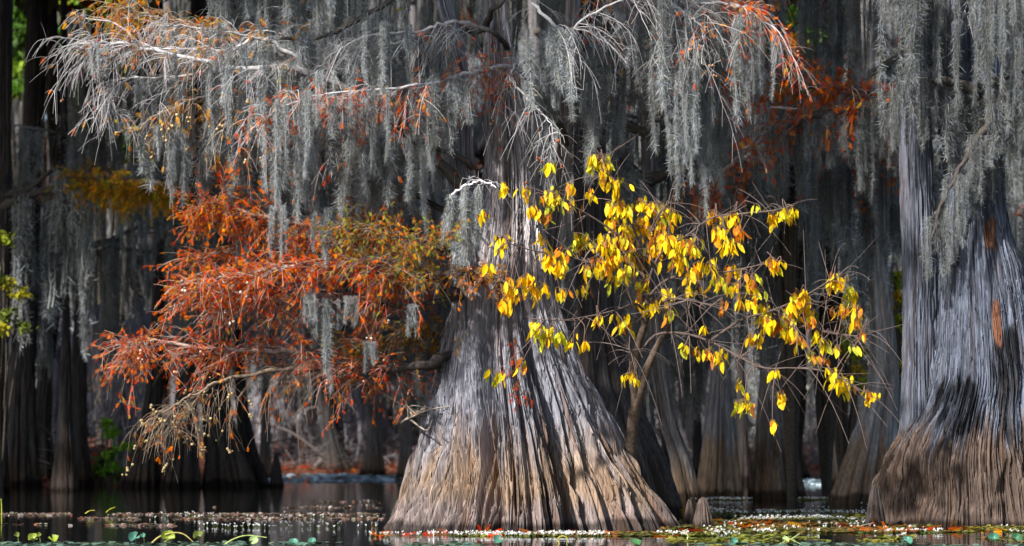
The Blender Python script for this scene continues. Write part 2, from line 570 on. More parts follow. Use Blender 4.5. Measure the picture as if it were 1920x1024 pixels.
# ================================================================ the main cypress
GREY = ((.18, .18, .205), (.205, .145, .103))
main = thing('cypress_tree', P(985, 995, 31) * np.array([1, 1, 0]), 'great old cypress with a wide fluted grey and tan foot and rusty orange boughs', 'tree')
prof = [(1000, 698, 1283), (985, 708, 1276), (970, 717, 1266), (950, 726, 1252), (900, 747, 1224), (850, 765, 1193), (800, 782, 1165), (750, 797, 1136), (700, 809, 1108),
        (650, 822, 1084), (600, 836, 1062), (550, 851, 1046), (500, 868, 1034), (450, 884, 1025), (400, 898, 1018), (300, 907, 1008), (200, 908, 985), (100, 906, 966),
        (0, 903, 950), (-200, 903, 945), (-900, 910, 935)]
tm = trunk_mb(prof, 31, 1750, 820, lobes=[(-22, .45, 5.0, 4.8), (-14, .15, 8, 4.4), (24.5, .50, 5.5, 5.0), (2, .20, 2.8, 3.6), (-56, .22, 4, 3.4), (53, .20, 4, 3.2), (-7, .12, 2.4, 1.8), (12, .18, 2.8, 2.4), (-39, .20, 3.4, 2.8), (38, .17, 3.2, 3.4), (43, .24, 15, 4.6), (68, .18, 4, 2.6), (110, .25, 7, 4), (180, .3, 8, 4), (250, .25, 7, 4)],
         seed=20, flute=(34, .085), plate=(300, .115), fine=.0, upper=.3, low=(.165, .132, .122), top=(.36, .33, .335), cols=GREY, band=1.55, bandw=.85, dark=.15, flutetop=6)
tm.build('trunk', BARK, main)
loose_bark(main, tm, 3200, 5.2, .04)
trunk_mb([(620, 850, 925), (560, 852, 915), (480, 852, 902), (400, 855, 898), (350, 858, 900), (300, 849, 892), (200, 846, 887), (150, 847, 884), (50, 828, 862), (0, 814, 845), (-200, 800, 826), (-700, 790, 812)], 30.7, 420, 500, seed=50,
         flute=(12, .10), plate=(70, .03), fine=.0, cols=GREY, band=-9, dark=-9, zb=CAMZ + (HOR - 620) * 30.7 / F).build('stem', BARK, main)
trunk_mb([(620, 985, 1050), (550, 1005, 1052), (450, 1024, 1062), (350, 1040, 1070), (250, 1045, 1076), (150, 1050, 1080), (0, 1060, 1086), (-300, 1062, 1086), (-700, 1060, 1080)], 31.6, 200, 400, seed=60,
         flute=(12, .10), plate=(36, .022), fine=.006, cols=((.20, .185, .18), (.2, .2, .2)), band=-9, dark=-9, zb=CAMZ + (HOR - 620) * 31.6 / F).build('stem', BARK, main)
PALE = (.47, .45, .45)
RED = dict(red=4, orange=5, amber=1.5, brown=2)
ORG = dict(orange=5, red=3, amber=2, brown=2, ochre=1)
OCH = dict(amber=4, ochre=4, orange=2, olive=1)
MIXG = dict(olive=4, ochre=3, amber=2, orange=2, green=1.5)
B = {}


def add(key, tree, path, d, dd, r0, r1, **kw):
    pts = PP(path, d, dd)
    g = pts[0] - pts[1]
    pts = [pts[0] + g / np.linalg.norm(g) * .22 + np.array([0, .3, -.05])] + pts       # its root sits inside the bole
    if tree is main and 840 < path[0][0] < 935: pts[0][1] = 31.0
    B[key] = limb(tree, pts, r0, r1, **kw)
    return B[key]


# the long dark bough that leaves the left stem and turns pale towards its tip
add('long', main, [(862, 345), (830, 312), (790, 270), (735, 225), (690, 190), (620, 155), (550, 128), (470, 130), (380, 115), (290, 95), (230, 84), (185, 86), (158, 94)], 30.5, -1.3, .085, .008,
    pale=.52, nsec=66, t0=.42, seclen=(.4, 1.0), nter=9, tip=PALE, droop=.45, cones=24, conet=.8, fol=.25, mix=ORG, folsize=.08)
drape(*B['long'], 16, (.33, .75), (.8, 1.9), .9, .12)
drape(*B['long'], 5, (.75, .93), (.3, .7), .6, .08)
# an upper bough left of the frame's top middle
add('upper', main, [(900, -60), (800, -40), (700, 20), (600, 70), (520, 72), (430, 62), (350, 50), (310, 48)], 31, -1.0, .045, .008, pale=.75, nsec=46, t0=.3, nter=9, tip=PALE, droop=.5, cones=10, conet=.75, fol=.25, mix=OCH)
drape(*B['upper'], 16, (.4, .85), (1.0, 2.2), .95, .2)
add('upper2', main, [(600, 150), (560, 110), (490, 70), (430, 95), (370, 92), (285, 92), (225, 48), (160, 34)], 30.1, -.6, .035, .008, pale=.2, nsec=34, t0=.15, nter=9, tip=PALE, droop=.35, cones=14, conet=.6, fol=1.5, mix=OCH, folsize=.09)
drape(*B['upper2'], 5, (.1, .6), (.5, 1.1), .8, .1)
add('amber_top', main, [(470, 90), (420, 62), (350, 42), (285, 28), (225, 14)], 30.9, -.4, .02, .007, pale=.3, nsec=44, t0=.3, nter=8, tip=(.36, .28, .2), fol=3.2, mix=dict(amber=4, ochre=3, orange=3, olive=1), folsize=.08, droop=.25, seclen=(.3, .7))
add('curl', main, [(500, 130), (430, 130), (350, 140), (280, 145), (235, 150), (212, 175), (215, 205)], 29.9, -.4, .022, .008, pale=.1, nsec=26, t0=.1, nter=8, tip=PALE, droop=.6, fol=.1, mix=OCH)
drape(*B['curl'], 4, (.6, 1), (.45, .85), .55, .05)
drape(*B['curl'], 5, (.0, .6), (.5, 1.2), .7, .1)
add('hang', main, [(560, 130), (500, 150), (440, 165), (380, 180), (330, 200), (300, 215)], 30.2, -.5, .03, .008, pale=.15, nsec=34, t0=.1, nter=8, tip=(.42, .36, .30), droop=.7, cones=46, fol=2.2, mix=OCH, folsize=.09, conecol=(.5, .34, .16))
drape(*B['hang'], 7, (.0, 1), (.8, 1.4), .8, .1)
# red-topped bough crossing in front of the trunk
add('cross', main, [(1050, 235), (1015, 180), (965, 124), (900, 134), (850, 142), (800, 158), (720, 166), (640, 172), (560, 192), (490, 216)], 31, -2.2, .034, .007, pale=.25, nsec=60, t0=.25, seclen=(.35, .85), nter=9, tip=PALE, droop=.75, fol=3.0, mix=RED, folsize=.08, cones=22)
drape(*B['cross'], 15, (.52, 1), (.7, 2.0), .85, .2)
add('cross_drop', main, [(965, 124), (960, 150), (985, 180), (1010, 205), (1032, 232), (1040, 270)], 29.9, -.5, .012, .005, pale=0, nsec=16, t0=.1, seclen=(.25, .6), nter=7, tip=(.44, .42, .42), droop=.8, cones=12, conecol=(.25, .07, .03))
# boughs above the frame, seen by the moss they carry
add('top_left', main, [(915, -120), (850, -150), (760, -130), (650, -90), (540, -50), (440, -30)], 31.4, .8, .09, .02, nsec=40, t0=.2, nter=8, droop=.8, tip=PALE, pale=.4)
drape(*B['top_left'], 18, (.3, 1), (1.4, 3.0), 1.05, .25)
add('mid_left', main, [(905, 60), (840, 60), (760, 80), (690, 110), (620, 140), (560, 190)], 31.8, .6, .04, .010, nsec=34, t0=.2, nter=8, droop=.7, tip=(.35, .33, .33), pale=.5, fol=.12, mix=ORG)
drape(*B['mid_left'], 18, (.35, 1), (1.0, 2.3), 1.0, .25)
add('mid_low', main, [(870, 300), (800, 270), (730, 250), (650, 250), (560, 250), (470, 260), (400, 270)], 30.4, .2, .035, .010, nsec=34, t0=.2, nter=8, droop=.6, tip=(.35, .33, .33), pale=.4, fol=.8, mix=ORG)
drape(*B['mid_low'], 29, (.3, 1), (.9, 2.1), .95, .2)
add('top_mid', main, [(925, 60), (860, 40), (830, 45), (780, 60), (700, 65), (640, 90)], 30.2, -.4, .03, .008, nsec=26, t0=.2, nter=8, droop=.7, tip=PALE, pale=.3, fol=.1, mix=RED)
drape(*B['top_mid'], 8, (.45, 1), (.7, 1.9), .9, .2)
add('front_top', main, [(930, 10), (975, -20), (1010, 20), (1060, 60), (1085, 45), (1150, 5), (1200, -12)], 30, -.8, .034, .010, nsec=22, t0=.3, nter=7, droop=.6, tip=PALE, pale=.3)
drape(*B['front_top'], 5, (.38, .62), (.5, 1.3), .9, .1)
add('right_top', main, [(950, -60), (1100, -60), (1230, -20), (1300, 5), (1370, 10), (1420, 30), (1455, 60)], 30.5, -1.0, .034, .008, nsec=54, t0=.3, nter=9, droop=.65, tip=PALE, pale=.3, fol=3.4, mix=RED, folsize=.085, cones=22, conecol=(.4, .16, .08))
drape(*B['right_top'], 17, (.3, .95), (.7, 2.6), .95, .2, tone=.85)
add('right_drop', main, [(1240, -10), (1270, 15), (1305, 40), (1318, 62), (1316, 120)], 29.8, -.4, .022, .008, pale=0, nsec=20, t0=.2, nter=8, tip=(.40, .38, .37), droop=.6, fol=.4, mix=RED, cones=6)
add('right_mid', main, [(1070, 100), (1110, 75), (1160, 70), (1220, 100), (1300, 130), (1370, 160)], 30.5, .3, .05, .012, nsec=34, t0=.25, nter=8, droop=.7, tip=(.35, .33, .33), pale=.4, fol=1.4, mix=RED)
drape(*B['right_mid'], 13, (.1, 1), (1.0, 2.5), 1.0, .25, tone=.85)
add('right_far', main, [(1070, -40), (1150, -70), (1250, -60), (1350, -50), (1450, -30)], 32, 1.0, .06, .015, nsec=20, t0=.25, nter=8, droop=.7, tip=(.3, .28, .28), pale=.6, fol=1.2, mix=RED)
drape(*B['right_far'], 8, (.1, 1), (1.5, 3.2), 1.05, .3, tone=.85)
# the rusty boughs
BOUGH = dict(wdr=(.0, .45), ncol=(.06, .05, .045), pale=.6, nter=9, droop=.3, updown=.34, depth=.8)
add('rust_top', main, [(858, 480), (800, 440), (740, 425), (680, 420), (600, 428), (520, 412), (450, 395), (415, 382), (385, 380)], 30.6, -.8, .06, .01, nsec=78, t0=.24, tip=(.27, .17, .13), fol=7.28, mix=ORG, folsize=.070, cones=14, secr=.0055, **BOUGH)
add('rust_mid', main, [(880, 516), (800, 517), (740, 520), (680, 500), (600, 497), (510, 505), (450, 520), (410, 522), (375, 532)], 30.2, -1.0, .07, .01, nsec=96, t0=.24, tip=(.40, .30, .26), fol=7.01, mix=dict(orange=5, red=4, amber=1.5, brown=1.5), folsize=.070, cones=20, secr=.006, conecol=(.5, .4, .33), **BOUGH)
add('rust_back', main, [(870, 420), (780, 370), (700, 390), (620, 440), (540, 460), (440, 470), (370, 480)], 31, .2, .05, .01, nsec=66, t0=.26, tip=(.30, .24, .21), fol=7.28, mix=dict(orange=4, red=4, brown=4, amber=1), folsize=.070, secr=.0055, **BOUGH)
add('olive', main, [(862, 500), (830, 470), (790, 450), (750, 440), (700, 430), (660, 420)], 30, -.6, .03, .008, nsec=34, t0=.35, tip=(.25, .2, .16), fol=5.04, mix=MIXG, folsize=.070, cones=4, secr=.006, **BOUGH)
add('olive_low', main, [(858, 545), (820, 520), (780, 500), (740, 490), (700, 485)], 30.2, -.8, .02, .006, nsec=30, t0=.3, tip=(.25, .2, .16), fol=2.6, mix=dict(olive=4, amber=3, orange=2, green=1), folsize=.070, secr=.005, **BOUGH)
add('near_trunk', main, [(845, 520), (870, 505), (900, 512), (930, 520), (945, 530)], 29.9, -.5, .03, .008, nsec=15, t0=.1, seclen=(.15, .35), tip=(.2, .15, .12), fol=5.60, mix=dict(ochre=3, brown=3, amber=2, orange=2), folsize=.068, cones=10, secr=.006, **BOUGH)
add('rust_fill', main, [(850, 560), (780, 575), (700, 570), (620, 560), (540, 565), (470, 560), (420, 560)], 30.4, -.6, .04, .008, nsec=58, t0=.26, tip=(.40, .34, .32), fol=4.19, mix=ORG, folsize=.068, cones=6, secr=.0055, **BOUGH)
add('rust_low', main, [(832, 668), (800, 684), (730, 690), (660, 686), (600, 668), (530, 660), (450, 655), (370, 652), (290, 640), (265, 642), (240, 650)], 30.6, -1.2, .07, .010, nsec=100, t0=.25, tip=(.38, .27, .23), fol=4.77, mix=dict(red=4, orange=5, brown=3, amber=.6), folsize=.068, cones=34, secr=.006, conecol=(.44, .22, .14), **BOUGH)
add('ochre_low', main, [(838, 640), (800, 620), (750, 625), (700, 640), (650, 640)], 31.2, .2, .03, .008, nsec=34, t0=.1, tip=(.2, .16, .12), fol=6.16, mix=dict(ochre=4, olive=2, amber=2, brown=3), folsize=.068, secr=.006, **BOUGH)
add('droop_low', main, [(830, 690), (740, 688), (650, 690), (560, 690), (480, 700), (410, 715), (375, 735), (335, 755), (305, 775)], 30.75, -1.9, .05, .008, seclen=(.3, .75), nsec=46, t0=.35, nter=7, tip=(.25, .19, .135), droop=.75, pale=.45, fol=0.85, mix=dict(brown=3, orange=2, ochre=2), folsize=.08, cones=80, conet=.55, conecol=(.34, .25, .12), ncol=(.06, .05, .045), secr=.005, updown=.3)
add('dead_tip', main, [(850, 365), (880, 345), (905, 340), (930, 352)], 29.9, -.5, .015, .008, pale=0, nsec=8, t0=.3, seclen=(.15, .4), nter=2, tip=(.7, .68, .7), droop=.5)
add('sprig', main, [(966, 655), (969, 690), (974, 720), (979, 745)], 29.98, -.12, .008, .004, nsec=12, t0=.1, seclen=(.06, .16), nter=4, terlen=(.05, .1), tip=(.12, .06, .04), fol=2.0, mix=dict(brown=4, red=2), folsize=.07, pale=0)
# single tails that hang clear of the rest
for key, (u, v, ln, sc) in [('rust_mid', (612, 560, 1.40, .6)), ('rust_top', (520, 385, .75, .6)), ('rust_mid', (576, 545, .7, .6)), ('long', (335, 245, 1.0, .75)), ('curl', (227, 210, .5, .5)), ('curl', (290, 235, .45, .4)),
                            ('right_top', (1275, 20, 2.7, .9)), ('right_top', (1290, 90, 2.0, .8)), ('right_top', (1435, 60, .9, .6)), ('rust_mid', (655, 555, .5, .5)), ('rust_top', (595, 400, .7, .8)), ('rust_top', (630, 390, .6, .7)),
                            ('dead_tip', (870, 365, .9, .9)), ('dead_tip', (885, 350, 1.2, .7)), ('dead_tip', (850, 400, .9, .9)), ('rust_fill', (770, 570, .4, .6)), ('ochre_low', (690, 640, .5, .5))]:
    br, pts = B[key]
    near_moss(br, [(P(u, v, 29.6), ln, sc), (P(u + 5, v, 29.65), ln * .8, sc * .8)])

finish_cones(main)

# ================================================================ the right-hand cypress
right = thing('cypress_tree', P(1830, 985, 31.9) * np.array([1, 1, 0]), 'massive moss-hung cypress with a bulging brown foot and a black stain', 'tree')
RC = ((.10, .113, .145), (.088, .064, .052))
tm = trunk_mb([(1000, 1622, 2040), (985, 1632, 2030), (950, 1640, 2020), (900, 1644, 2010), (860, 1650, 2000), (820, 1668, 1990), (790, 1690, 1980), (760, 1712, 1968), (730, 1722, 1972), (700, 1730, 1964), (650, 1738, 1952), (600, 1742, 1942), (550, 1750, 1930), (500, 1756, 1916), (450, 1766, 1898),
          (400, 1770, 1890), (350, 1774, 1884), (250, 1776, 1878), (100, 1775, 1874), (0, 1774, 1870), (-900, 1785, 1855)], 32.6, 1300, 700, seed=80,
         lobes=[(28, .16, 3, 3.2), (-14, .06, 6, 1.3), (8, .07, 3, 1.5), (-40, .08, 8, 1.4), (60, .1, 4, 3), (130, .2, 6, 3), (210, .2, 6, 3)], flute=(22, .035), plate=(290, .065), fine=.0, lump=.06, upper=.45, cols=RC, band=1.50, bandw=.35, dark=.10, flutetop=9,
         stains=[(1778, 765, 46, 55, (.006, .006, .007)), (1868, 680, 26, 60, (.012, .012, .014)), (1852, 610, 9, 42, (.19, .085, .05)), (1845, 445, 11, 30, (.16, .07, .035)), (1868, 770, 20, 60, (.03, .028, .03))])
tm.build('trunk', BARK, right)
loose_bark(right, tm, 1500, 5.0, .03)
trunk_mb([(985, 1660, 1795), (900, 1668, 1785), (800, 1682, 1772), (700, 1689, 1760), (600, 1691, 1757), (500, 1690, 1757), (400, 1688, 1755), (300, 1685, 1750), (200, 1686, 1745), (0, 1694, 1745), (-800, 1700, 1735)], 32.5, 300, 400, seed=90,
         lobes=[(-20, .1, 4, 4), (20, .1, 5, 5)], flute=(16, .06), plate=(110, .045), fine=.0, cols=((.10, .108, .135), (.075, .062, .055)), band=1.2).build('stem', BARK, right)
add('r_red', right, [(1705, 182), (1660, 175), (1600, 168), (1540, 158), (1480, 145), (1430, 138), (1385, 150)], 33.4, -.6, .04, .008, nsec=50, t0=.15, nter=8, tip=(.30, .22, .2), pale=.5, fol=4, mix=RED, folsize=.10, droop=.25)
add('r_limb', right, [(1715, 165), (1660, 190), (1610, 205), (1550, 214), (1490, 228), (1440, 255), (1390, 290), (1350, 330), (1335, 345)], 33.2, -.4, .11, .018, nsec=40, t0=.3, nter=7, tip=(.30, .22, .2), pale=.6, fol=3, mix=RED, folsize=.10, droop=.3, seclen=(.3, .7))
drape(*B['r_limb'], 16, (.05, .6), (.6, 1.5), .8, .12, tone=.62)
add('r_pale', right, [(1490, 205), (1440, 202), (1400, 200), (1340, 190)], 33.0, -.3, .02, .008, nsec=14, t0=.2, nter=7, tip=(.4, .35, .34), pale=.1, fol=1.3, mix=RED, droop=.3)
add('r_haze', right, [(1720, 330), (1680, 310), (1640, 295), (1600, 300), (1560, 280)], 35, 1., .03, .008, nsec=40, t0=.2, nter=8, tip=(.2, .12, .1), fol=1.3, mix=dict(red=4, brown=3, orange=2), folsize=.10, droop=.4)
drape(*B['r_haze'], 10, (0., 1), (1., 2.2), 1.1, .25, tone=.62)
add('r_top', right, [(1810, -60), (1740, -90), (1660, -70), (1560, -50), (1480, -20)], 33.5, .6, .10, .02, nsec=12, t0=.2, nter=6)
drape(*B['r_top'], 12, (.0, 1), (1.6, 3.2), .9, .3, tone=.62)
add('r_front', right, [(1830, -40), (1800, -70), (1740, -60), (1690, -60)], 31.5, -.4, .08, .02, nsec=8, t0=.2, nter=5)
drape(*B['r_front'], 5, (.0, 1), (1.0, 2.6), 1.1, .15, tone=.62)
add('r_side', right, [(1760, -70), (1735, -60), (1705, -50), (1680, -55)], 31.9, -.2, .06, .02, nsec=6, t0=.2, nter=5)
drape(*B['r_side'], 5, (.0, 1), (1.2, 2.7), .95, .12, tone=.62)
add('r_knot', right, [(1735, 120), (1710, 135), (1685, 140)], 31.9, -.2, .05, .02, nsec=0, pale=2)
drape(*B['r_knot'], 5, (.0, 1), (.7, 1.5), .85, .08, tone=.62)
add('r_front2', right, [(1840, -40), (1870, -70), (1920, -60), (1985, -60)], 31.5, -.2, .08, .02, nsec=8, t0=.2, nter=5)
drape(*B['r_front2'], 5, (.0, 1), (1.0, 2.8), 1.1, .15, tone=.62)
add('r_stub', right, [(1830, 170), (1800, 158), (1770, 152), (1750, 156)], 31.9, -.5, .07, .04, nsec=0, pale=2)
drape(*B['r_stub'], 6, (.1, 1), (.8, 1.5), 1.0, .05, tone=.62)
add('r_slant', right, [(1880, 180), (1850, 235), (1810, 300), (1770, 370), (1745, 450)], 31.6, .2, .05, .02, nsec=0, pale=2)
drape(*B['r_slant'], 14, (.0, 1), (.6, 1.3), .9, .08, tone=.62)
add('r_right', right, [(1870, 150), (1900, 140), (1950, 150), (2000, 170)], 31.9, .2, .06, .02, nsec=0, pale=2)
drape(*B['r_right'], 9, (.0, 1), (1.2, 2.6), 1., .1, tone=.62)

# ================================================================ the yellow-leaved tree
yt = thing('yellow_tree', P(1190, 868, 31.4), 'small slender tree with hanging bright yellow leaves beside the great fluted cypress', 'tree')
tp = smoothpath(PP([(1186, 900), (1182, 850), (1186, 800), (1192, 750), (1188, 700), (1196, 650), (1210, 600), (1215, 540), (1205, 470)], 31.35, -1.4), 60)
mb = MB(); tubes(mb, tp, np.linspace(.10, .03, 60) * (1 + .1 * vn(np.arange(60) * .6, np.arange(60) * .0, 140)), 12, (.085, .062, .048)); mb.build('trunk', LIMB, yt)
tp2 = smoothpath(PP([(1186, 775), (1200, 735), (1214, 690), (1232, 650), (1250, 615), (1262, 560)], 30.9, -.7), 30)
mb = MB(); tubes(mb, tp2, np.linspace(.075, .02, 30), 10, (.10, .072, .055)); mb.build('stem', LIMB, yt)
LEAFC = [((.95, .68, .008), 6), ((.95, .55, .008), 3), ((.78, .26, .015), 1.6), ((.68, .66, .03), 2.2), ((.42, .14, .025), 1.0), ((.45, .48, .03), .7)]


def clusters(lst, dd=.3):
    """(u, v, size px, leaves): bunches of hanging leaves"""
    org, X, sc, cl, tw = [], [], [], [], []
    for (u, v, s, n, d) in lst:
        c = P(u, v, d)
        hue = rng.choice(len(LEAFC), p=np.array([k for _, k in LEAFC]) / sum(k for _, k in LEAFC))
        for _ in range(int(n * (2.3 if n < 7 else 3.4)) + 2):
            p = c + np.array([rng.normal(0, s * .5), rng.normal(0, s * .4), rng.normal(0, s * .42)]) / 140
            h = hue if rng.random() < .45 else rng.choice(len(LEAFC), p=np.array([k for _, k in LEAFC]) / sum(k for _, k in LEAFC))
            org.append(p); cl.append(np.array(LEAFC[h][0]) * rng.uniform(.75, 1.15))
            X.append([rng.normal(0, .33), rng.normal(0, .33), -1]); sc.append(.085 + .11 * rng.random() ** 1.3)
            tw.append([c + np.array([0, 0, s * .3 / 140]), p])
    return np.array(org), np.array(X, float), np.array(sc), np.array(cl), tw


YB = [  # path of each bough, then its leaf bunches
    ([(1205, 600), (1170, 540), (1120, 500), (1060, 480), (1000, 470), (950, 455)], -.9,
     [(942, 450, 16, 7), (1018, 446, 12, 4), (915, 495, 10, 3), (1000, 540, 16, 6), (955, 545, 18, 7), (945, 568, 12, 5), (1030, 480, 16, 8), (1050, 500, 14, 7), (985, 520, 12, 6), (1020, 535, 14, 6), (1085, 445, 20, 10), (1060, 470, 12, 5), (907, 400, 8, 3), (945, 345, 7, 2), (1095, 540, 12, 4), (1050, 545, 12, 4)]),
    ([(1208, 520), (1180, 460), (1130, 420), (1080, 390), (1035, 370)], -.7,
     [(1040, 370, 22, 10), (990, 355, 12, 5), (1000, 390, 12, 5), (1035, 305, 9, 3), (1070, 345, 10, 3), (1075, 375, 10, 4), (1022, 400, 10, 3)]),
    ([(1205, 480), (1185, 420), (1160, 370), (1140, 320), (1125, 285)], -.6,
     [(1125, 300, 22, 12), (1128, 325, 12, 5), (1103, 360, 9, 3), (1155, 345, 14, 6), (1155, 385, 18, 8), (1145, 410, 14, 7), (1175, 390, 14, 6)]),
    ([(1206, 500), (1215, 450), (1230, 410), (1250, 385), (1265, 375)], -.4,
     [(1200, 380, 14, 7), (1225, 385, 14, 7), (1250, 395, 14, 7), (1210, 415, 18, 8), (1240, 425, 16, 7), (1180, 430, 18, 9), (1265, 400, 12, 4)]),
    ([(1212, 550), (1225, 500), (1250, 465), (1290, 440), (1330, 410), (1370, 400), (1400, 385)], -.6,
     [(1225, 460, 24, 14), (1250, 450, 20, 11), (1275, 455, 20, 10), (1300, 460, 18, 8), (1270, 485, 18, 8), (1340, 400, 14, 6), (1375, 400, 14, 6), (1350, 430, 16, 7), (1365, 455, 16, 7), (1420, 385, 6, 1), (1310, 495, 12, 4), (1385, 430, 12, 4)]),
    ([(1330, 410), (1400, 400), (1450, 395), (1490, 385)], -.4, [(1450, 402, 14, 5), (1470, 400, 16, 6), (1485, 392, 12, 5)]),
    ([(1212, 560), (1250, 525), (1310, 510), (1360, 510), (1410, 500), (1455, 490)], -.7,
     [(1300, 510, 14, 5), (1330, 495, 16, 6), (1345, 525, 16, 7), (1370, 500, 14, 5), (1380, 535, 14, 5), (1410, 520, 16, 6), (1450, 488, 14, 6), (1465, 492, 10, 3), (1290, 540, 14, 4), (1390, 560, 14, 5)]),
    ([(1205, 520), (1180, 500), (1160, 480), (1140, 470), (1110, 465)], -.8,
     [(1140, 455, 20, 11), (1165, 450, 18, 9), (1150, 485, 18, 9), (1185, 475, 18, 9), (1170, 510, 16, 7), (1120, 490, 14, 6), (1195, 500, 14, 6), (1100, 505, 12, 4), (1145, 525, 12, 4), (1205, 530, 16, 6)]),
    ([(1206, 580), (1190, 570), (1160, 580), (1120, 590), (1060, 600), (1020, 600)], -1.0,
     [(1022, 625, 20, 10), (1050, 625, 10, 3), (1000, 605, 10, 3), (1075, 635, 8, 2), (1125, 595, 9, 3), (980, 680, 10, 4), (930, 700, 12, 5), (1095, 640, 7, 2)]),
    ([(1196, 690), (1190, 670), (1183, 660), (1180, 655)], -.2, [(1172, 605, 16, 8), (1180, 705, 14, 5), (1195, 710, 6, 2)]),
    ([(1200, 660), (1230, 628), (1280, 625), (1330, 640), (1380, 665), (1430, 690), (1490, 690), (1560, 700), (1620, 735)], -.9,
     [(1330, 660, 14, 6), (1350, 665, 14, 6), (1310, 655, 9, 3), (1415, 630, 14, 6), (1440, 600, 16, 7), (1395, 755, 16, 8), (1385, 712, 8, 2), (1448, 790, 8, 3), (1465, 742, 10, 4), (1580, 715, 18, 8), (1560, 700, 12, 4), (1635, 742, 12, 5), (1625, 735, 6, 2), (1455, 695, 8, 2), (1600, 650, 6, 1), (1283, 650, 7, 2)]),
    ([(1330, 640), (1390, 600), (1440, 585), (1500, 560), (1550, 530), (1570, 520)], -.6,
     [(1500, 555, 18, 9), (1480, 590, 18, 9), (1460, 605, 16, 7), (1430, 575, 14, 5), (1512, 575, 12, 4), (1565, 522, 16, 7), (1420, 545, 12, 4), (1475, 620, 14, 5), (1520, 600, 10, 3)]),
    ([(1440, 585), (1500, 610), (1560, 625), (1600, 630), (1620, 625)], -.5,
     [(1595, 550, 16, 7), (1605, 580, 14, 6), (1575, 580, 14, 5), (1615, 622, 8, 3), (1550, 640, 10, 4), (1535, 625, 14, 5), (1570, 650, 8, 2), (1500, 635, 12, 4), (1520, 660, 12, 4), (1600, 600, 9, 3), (1545, 670, 10, 3)]),
    ([(1212, 560), (1230, 570), (1260, 560), (1300, 565), (1340, 575)], -.6, [(1255, 585, 10, 3), (1200, 570, 14, 5), (1225, 570, 14, 5), (1250, 550, 14, 5), (1320, 610, 8, 2), (1350, 570, 12, 3)]),
]
for k, (path, dd, cl) in enumerate(YB):
    pts = smoothpath(PP(path, 29.9, dd), 26)
    mb = MB(); tubes(mb, pts, np.linspace(.020, .006, 26), 6, (.10, .075, .065)); br = mb.build('branch', LIMB, yt)
    cl = [(u, v, s, n, float(pts[np.argmin(np.abs(pts[:, 0] * F / pts[:, 1] + 960 - u)), 1]) + rng.normal(0, .15)) for (u, v, s, n) in cl]
    org, X, sc, col, tws = clusters(cl)
    tw = MB()
    # bare twiglets from the bough to each bunch, then a stalk for each leaf
    for (u, v, s, n, d) in cl:
        c = P(u, v, d) + np.array([0, 0, s * .3 / 140])
        a = pts[np.argmin(np.linalg.norm(pts - c - np.array([0, 0, .1]), axis=1))]
        mid = (a + c) / 2 + np.array([0, 0, .08]) + rng.normal(0, .05, 3)
        tubes(tw, smoothpath([a, mid, c], 8), np.linspace(.008, .004, 8), 4, (.16, .10, .085))
    for a, b in tws:
        tubes(tw, np.array([a, (a + b) / 2 + [0, 0, .015], b]), np.full(3, .0025), 3, (.2, .12, .06))
    nb = 16 if k < 10 else 38
    i0 = rng.integers(4, 26, nb); dv = unit(np.gradient(pts, axis=0)[i0] * 4 + rng.normal(0, .6, (nb, 3)))
    q = np.linspace(0, 1, 6)[None, :, None]
    sp = pts[i0][:, None] + rng.uniform(.25, .8 if k < 10 else 1.15, (nb, 1, 1)) * (q * dv[:, None] + np.array([0, 0, -1.]) * rng.uniform(-.2, .7, (nb, 1, 1)) * q * q)
    tubes(tw, sp, np.outer(rng.uniform(.8, 1.2, nb) * .005, np.linspace(1, .5, 6)), 3, (.19, .14, .125))
    tw.build('twigs', TWIG, br)
    lf = MB(); Xf, Y, Z = frames(X, rng.uniform(0, 6.28, len(X)))
    stamp(lf, LFV, LFF, org, Xf, Y, Z, np.stack([sc, sc * rng.uniform(.55, .95, len(sc)), sc], 1), col)
    lf.build('leaves', LEAF, br)
# ================================================================ the cypresses behind
DK = ((.040, .037, .037), (.045, .035, .030))
MD = ((.15, .14, .14), (.17, .125, .09))


def unseen_crown_mesh(rx, rz, n, cols):
    """an unseen treetop as loose clumps of leaf-sized faces spread through its volume, with gaps between the clumps"""
    mb = MB()
    nc = 46
    cc = unit(rng.normal(size=(nc, 3))) * rng.random((nc, 1)) ** .4 * np.array([rx, rx, rz])
    i = rng.integers(nc, size=n)
    p = cc[i] + rng.normal(0, .42, (n, 3)) * np.array([1.2, 1.2, .7])
    X, Y, Z = frames(rng.normal(size=(n, 3)), rng.uniform(0, 6.28, n))
    c = np.array(cols)[rng.integers(len(cols), size=nc)][i] * rng.uniform(.6, 1.3, (n, 1))
    q = np.array([[0, -.5, 0], [.6, 0, .1], [0, .5, 0], [-.6, 0, .1]])
    stamp(mb, q, np.array([[0, 1, 2, 3]]), p, X, Y, Z, rng.uniform(.18, .38, n), c)
    return mb.mesh('unseen_crown', NEEDLE, False)


UNSEEN_CROWNS = [unseen_crown_mesh(3.6, 2.2, 5200, [(.10, .055, .02), (.08, .075, .03), (.12, .05, .02), (.07, .075, .035)]) for _ in range(3)]


def unseen_crown(tree, x, y, z, s=1.):
    o = bpy.data.objects.new('unseen_crown', UNSEEN_CROWNS[rng.integers(3)]); C.objects.link(o); o.parent = tree
    o.location = Vector(np.array([x, y, z]) - LOC[tree.name]); o.rotation_euler = (0, 0, rng.uniform(0, 6.28)); o.scale = (s, s, s)


